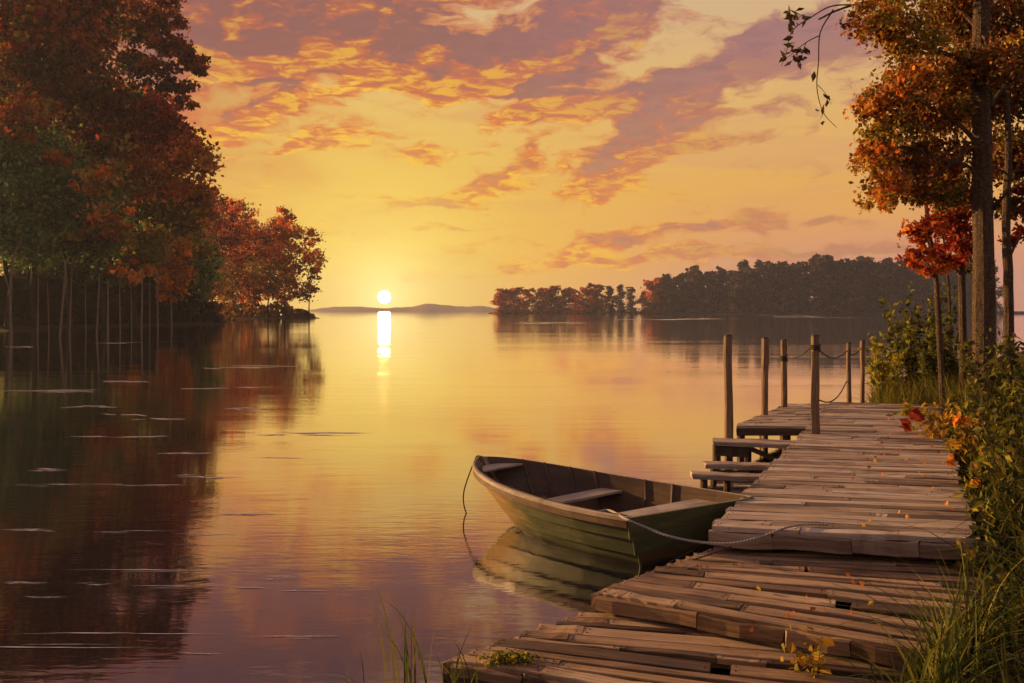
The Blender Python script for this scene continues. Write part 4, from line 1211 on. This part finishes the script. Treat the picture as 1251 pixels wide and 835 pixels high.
def grass_field(name, label, pts, h, w, lean, P_, seg=4):
    n = len(pts)
    mb = MB()
    c = P_[RNG.integers(0, len(P_), n)] * RNG.uniform(.7, 1.25, n)[:, None]
    a = RNG.uniform(0, 6.283, n); l = RNG.gamma(2.0, lean / 2, n)
    mb.blades(pts, RNG.uniform(*h, n), RNG.uniform(*w, n), np.stack([np.cos(a) * l - .12, np.sin(a) * l - .05], 1), c, seg)
    b_ = pts.mean(0); o = mb.build(name, M['grass'], None, b_); o.location = b_
    tag(o, label, 'grass'); o['kind'] = 'stuff'
    return o
grass_field('grass', 'long dark green grass on the right bank', scatter(42000, 2.4, 18, 4.5, 27, .05), (.30, .72), (.005, .013), .6, GC)
grass_field('tall_grass', 'taller arching grass blades along the near bank', scatter(1500, 2.9, 7.0, 4.6, 12.5, -.1), (.6, 1.2), (.008, .017), .9, np.concatenate([GC, pal((76, 92, 34), (120, 116, 48))]), 6)

grass_field('tall_grass', 'deep stand of tall rank grass behind the weeds at the right edge', scatter(32000, 4.2, 18, 7.0, 26, -.05, .6), (.55, 1.45), (.006, .014), .6, np.concatenate([GC, pal((126, 128, 52), (152, 140, 62), (104, 84, 44), (112, 122, 50))]), 5)
grass_field('tall_grass', 'yellow green tall grass round the far end of the pier', scatter(9000, 8.6, 13.5, 18.5, 27.5, -.12, .0), (.5, 1.25), (.007, .014), .6, pal((120, 124, 50), (146, 138, 58), (92, 100, 42), (164, 148, 66), (74, 80, 36)), 5)
# leafy shrubs and weeds: stems with leaves
def weed(name, label, base, h, nst, nl, leaf, P_, spread=.35, cat='plant', group=None, elong=1.9, stemr=.006, flower=None):
    base = np.array([base[0], base[1], base[2]]); root = empty(name, tuple(base), label, cat, group)
    ms, ml = MB(), MB()
    for i in range(nst):
        a = RNG.uniform(0, 6.283); l = RNG.uniform(.1, 1) * spread
        hh = h * RNG.uniform(.55, 1.0)
        t = base + np.array([math.cos(a) * l, math.sin(a) * l, hh])
        p = wob(base + np.array([math.cos(a), math.sin(a), 0]) * .05, t, 7, .05)
        ms.tube(p, np.linspace(stemr, stemr * .35, 7), 5)
        q = RNG.uniform(.25, 1.0, nl) ** .8
        ii = q * 6; i0 = np.minimum(ii.astype(int), 5); fr = (ii - i0)[:, None]
        c = p[i0] * (1 - fr) + p[i0 + 1] * fr + RNG.normal(size=(nl, 3)) * np.array([1, 1, .6]) * leaf * .8
        ml.leaves(c, leaf, P_[RNG.integers(0, len(P_), nl)] * RNG.uniform(.75, 1.25, nl)[:, None], .1, elong)
    ms.build('stems', M['bark_far'], root, base)
    ml.build('leaves', M['leaf'], root, base)
    if flower:
        mf = MB(); nf, P2, sz = flower
        c = base + np.stack([RNG.normal(size=nf) * spread * .6, RNG.normal(size=nf) * spread * .6, h * RNG.uniform(.55, 1.0, nf)], 1)
        for cc in c:
            mf.leaves(cc + RNG.normal(size=(9, 3)) * sz * .3, sz, P2[RNG.integers(0, len(P2), 9)], .2, 1.2)
        mf.build('red_leaves', M['leaf'], root, base)
    return root
YG = pal((132, 138, 50), (166, 158, 58), (106, 120, 44), (184, 168, 72))
GOLD = pal((186, 150, 50), (206, 168, 66), (160, 124, 44), (140, 130, 50))
DG_ = pal((58, 68, 34), (72, 78, 36), (86, 80, 38), (102, 100, 42))
def place(px, py, z_guess=.8):
    p = on(px, py, z_guess)
    for _ in range(8): p = on(px, py, gz(p[0], p[1]))
    return p
def gp(x, y): return np.array([x, y, gz(x, y) - .03])
# the shrub behind the far end of the pier
for (lab, px, Y, h, nst, nl, lf_, P_, sp_, fl) in [
    ('yellow green leafy shrub at the far end of the pier, beside the farthest post', 1082, 25.5, 2.3, 24, 32, .10, YG, 1.0, None),
    ('tall green shrub before the slim trees behind the pier end', 1125, 25.0, 3.5, 28, 42, .10, np.concatenate([YG[:3], DG_]), 1.2, None),
    ('dark olive shrub at the foot of the slim trees', 1160, 24, 2.2, 18, 36, .10, DG_, 1.2, None),
    ('bushy brown green shrub right of the great trunk', 1228, 18.5, 2.2, 18, 36, .09, DG_, 1.1, None)]:
    x = (px - HX) / F * Y
    weed('shrub', lab, gp(x, Y), h, nst, nl, lf_, P_, sp_, 'shrub', 'shrubs on the right bank', stemr=.014, flower=fl)
for (lab, px, Y, h, nst, nl, lf_, P_, sp_, fl) in [
    ('golden leaved plant with two red leaf heads left of the great trunk', 1150, 16.8, 1.2, 13, 17, .085, GOLD, .55, (3, RED, .17)),
    ('pale golden plant at the foot of the great trunk', 1180, 15.0, 1.1, 11, 15, .08, GOLD, .5, (2, ORANGE, .12)),
    ('straw coloured bushy weed spilling over the far pier edge', 1105, 20.5, 1.0, 16, 40, .075, np.concatenate([GOLD, YG]), .6, None),
    ('yellow green weed with broad leaves beside the middle of the pier', 1200, 12.4, 1.0, 9, 14, .07, np.concatenate([YG, GOLD]), .45, (2, ORANGE, .09)),
    ('leafy dark weed on the bank right of the pier front', 1215, 10.3, .95, 10, 16, .06, np.concatenate([DG_, YG[:2]]), .45, (1, ORANGE, .08)),
    ('low weed with yellowed leaves by the front corner of the pier', 1180, 9.4, .6, 9, 22, .06, np.concatenate([DG_, GOLD]), .35, (2, ORANGE, .06)),
    ('dark leafy weed low at the right edge, nearest to the viewer', 1225, 7.6, .7, 10, 30, .055, DG_, .35, None),
    ('tall olive weed at the right edge beside the bank grass', 1245, 12.0, 1.6, 12, 40, .075, DG_, .5, None)]:
    x = (px - HX) / F * Y
    weed('leafy_weed', lab, gp(x, Y), h, nst, nl, lf_, P_, sp_, 'plant', 'leafy weeds on the right bank', stemr=.006, flower=fl)
for i, (px, Y, h, lf_) in enumerate([(1235, 14.5, 2.0, .07), (1195, 11.2, 1.1, .055), (1245, 10.4, 1.7, .06), (1232, 9.0, 1.1, .05), (1170, 15.5, 1.2, .07), (1195, 17.2, 1.5, .075), (1248, 17.0, 2.4, .085)]):
    x = (px - HX) / F * Y
    weed('leafy_weed', ['dark green weed in the thick growth above the pier edge, with a few yellow leaves', 'dense dark weed of the green wall at the right edge'][px > 1215], gp(x, Y), h, 11, 17, lf_, np.concatenate([DG_, DG_, YG[:2]]), .35 + .12 * h, 'plant', 'thick weeds along the right edge', stemr=.007, elong=2.5)
pw = on(988, 812, .12)
weed('leafy_weed', 'small golden leaved plant rising before the front landing', np.array([pw[0], pw[1] - .12, .0]), .42, 6, 8, .075, GOLD, .18, 'plant', 'leafy weeds on the right bank', 1.3)
# arching broad reeds in the near right corner
def reed_tuft(label, base, n, h, w, lean, P_, name='reed_tuft', bias=(0, 0)):
    base = np.asarray(base, float)
    root = empty(name, tuple(base), label, 'reeds', 'tufts of reed by the water')
    mb = MB()
    pts = base + np.stack([RNG.normal(size=n) * .07, RNG.normal(size=n) * .05, np.zeros(n)], 1)
    a = RNG.uniform(0, 6.283, n); l = RNG.gamma(2., lean / 2, n)
    c = P_[RNG.integers(0, len(P_), n)] * RNG.uniform(.8, 1.2, n)[:, None]
    mb.blades(pts, RNG.uniform(h * .45, h, n), RNG.uniform(w * .6, w, n), np.stack([np.cos(a) * l + bias[0], np.sin(a) * l + bias[1]], 1), c, 8)
    mb.build('blades', M['grass'], root, base)
RG = pal((88, 104, 40), (120, 122, 52), (70, 84, 34), (140, 134, 62))
reed_tuft('arching pale reeds over the landing in the near right corner', gp(2.9, 6.05), 40, 1.15, .015, 1.0, RG, bias=(-.25, .1))
reed_tuft('reeds bending left low in the near right corner', gp(3.2, 6.5), 40, 1.3, .013, .9, RG, bias=(-.3, 0))
reed_tuft('reeds with long drooping blades at the right edge', gp(3.6, 6.9), 44, 1.45, .013, .8, RG, bias=(-.1, 0))
reed_tuft('upright thin reeds standing in the water left of the lowest landing', (-.80, 6.95, -.05), 16, .95, .011, .28, RG)
reed_tuft('second tuft of short reeds against the corner of the lowest landing', (-.42, 7.05, -.05), 14, .60, .009, .40, RG)
reed_tuft('sparse bent reeds farther left at the bottom of the water', (-1.15, 6.85, -.05), 9, .55, .007, .9, RG, bias=(-.5, 0))
reed_tuft('few thin reeds at the bottom of the open water', (-1.75, 6.9, -.05), 4, .35, .006, .5, RG)
# moss on the lowest landing corner
def moss(label, p, n, sp):
    mb = MB(); c = p + RNG.normal(size=(n, 3)) * np.array(sp); c[:, 2] = p[2] + np.abs(c[:, 2] - p[2])
    mb.leaves(c, .028, np.concatenate([YG, DG_])[RNG.integers(0, 8, n)], 0, 1.4)
    o = mb.build('moss', M['leaf'], None, p); o.location = p; tag(o, label, 'moss'); o['kind'] = 'stuff'
moss('moss growing on the splintered corner of the lowest landing', on(622, 806, .12), 420, (.10, .06, .015))
# fallen leaves on the boards
LV = []
for i in range(46):
    u_, v_ = RNG.uniform(1.2, 2.7), RNG.uniform(.2, 12)
    LV.append(O + UD * u_ + VD * v_ + np.array([0, 0, .03]))
for i in range(16):
    p = on(RNG.uniform(900, 1100), RNG.uniform(700, 770), .33); LV.append(p)
LV = np.array(LV)
mb = MB(); mb.leaves(LV, .055, np.concatenate([ORANGE, RUST, GOLD])[RNG.integers(0, 12, len(LV))], .0, 1.3)
o = mb.build('fallen_leaves', M['leaf'], None, LV[0]); o.location = LV[0]; tag(o, 'fallen autumn leaves strewn on the pier boards', 'leaves'); o['kind'] = 'stuff'
# light glints on the ripples, put in as thin pale strips
def streaks():
    mb = MB(); rr = np.random.default_rng(5)
    spec = [(300, 449, 110), (160, 467, 70), (270, 473, 110), (60, 478, 110), (110, 498, 60), (165, 507, 80), (190, 512, 70), (140, 534, 110), (390, 530, 150), (250, 555, 110), (270, 582, 130), (45, 574, 80), (45, 594, 90), (150, 593, 200), (300, 628, 100), (160, 650, 90), (35, 648, 70), (270, 654, 130), (200, 697, 260), (30, 713, 60), (110, 714, 60), (230, 718, 200), (380, 722, 80), (340, 707, 70), (40, 730, 80), (140, 775, 240), (90, 791, 300), (250, 800, 60), (370, 780, 100), (130, 420, 70), (30, 424, 50), (690, 462, 110), (640, 520, 140), (480, 548, 150), (830, 412, 80), (700, 395, 140), (850, 390, 200), (990, 386, 120), (300, 500, 60), (345, 560, 90), (470, 660, 80), (420, 690, 60)]
    spec = [q for q in spec if q[0] < 430 or q[1] > 590 or q[1] < 400]
    for (px0, py0, ln0) in spec:
        for part in range(rr.integers(2, 5)):
            ln = ln0 * rr.uniform(.25, .8); px = px0 + rr.uniform(-.5, .5) * (ln0 - ln * .6); py = py0 + rr.normal() * .9
            c = on(px, py, 0); Y = c[1]
            Lw = ln / F * Y; th = rr.uniform(.35, 1.1) * Y * Y / (F * H)
            m_ = 18; x = np.linspace(-.5, .5, m_); tilt = rr.normal() * th * 1.2
            wv_ = np.array([mnoise.noise((px * .1 + t * 2.5, py * .3, 1)) for t in x]) * th * .8 + x * tilt
            pk_ = rr.uniform(-.25, .25)
            hw = th * .5 * np.clip(1 - np.abs(2 * (x - pk_ * (1 - 4 * x * x))) ** 1.6, 0, 1) * np.array([.35 + 1.5 * abs(mnoise.noise((t * 6, px, py))) for t in x])
            V = []
            for t, wv, q in zip(x, wv_, hw):
                z = .004 + part * .0015
                V += [(c[0] + t * Lw, Y + wv - q, z), (c[0] + t * Lw, Y + wv, z + min(.010, q * .3)), (c[0] + t * Lw, Y + wv + q, z)]
            Fc = [(i * 3 + j, (i + 1) * 3 + j, (i + 1) * 3 + j + 1, i * 3 + j + 1) for i in range(m_ - 1) for j in range(2)]
            mb.add(V, Fc, None, [(v[0], v[1], 0) for v in V])
    o = mb.build('painted_glints', M['painted_glints'], smooth=True); tag(o, 'thin pale strips imitating light glints on the lake ripples', 'painted_glints'); o['kind'] = 'stuff'
streaks()
# ------------------------------------------------------------------ the evening air
def haze(dens, col, aniso):
    me = bpy.data.meshes.new('haze')
    x, y0, y1, z0, z1 = 2650, -80, 2760, -2.4, 92
    v = [(-x, y0, z0), (x, y0, z0), (x, y1, z0), (-x, y1, z0), (-x, y0, z1), (x, y0, z1), (x, y1, z1), (-x, y1, z1)]
    me.from_pydata(v, [], [(3, 2, 1, 0), (4, 5, 6, 7), (0, 1, 5, 4), (1, 2, 6, 5), (2, 3, 7, 6), (3, 0, 4, 7)])
    m, k, out = new_mat('evening_air')
    n = k.node('ShaderNodeVolumePrincipled')
    n.inputs['Color'].default_value = col; n.inputs['Density'].default_value = dens; n.inputs['Anisotropy'].default_value = aniso
    k.put(out.inputs['Volume'], n.outputs[0])
    me.materials.append(m)
    o = bpy.data.objects.new('haze', me); COL.objects.link(o); o['kind'] = 'stuff'; tag(o, 'thin warm evening haze over the lake', 'haze')
haze(.00016, (.70, .78, 1.0, 1), .3)
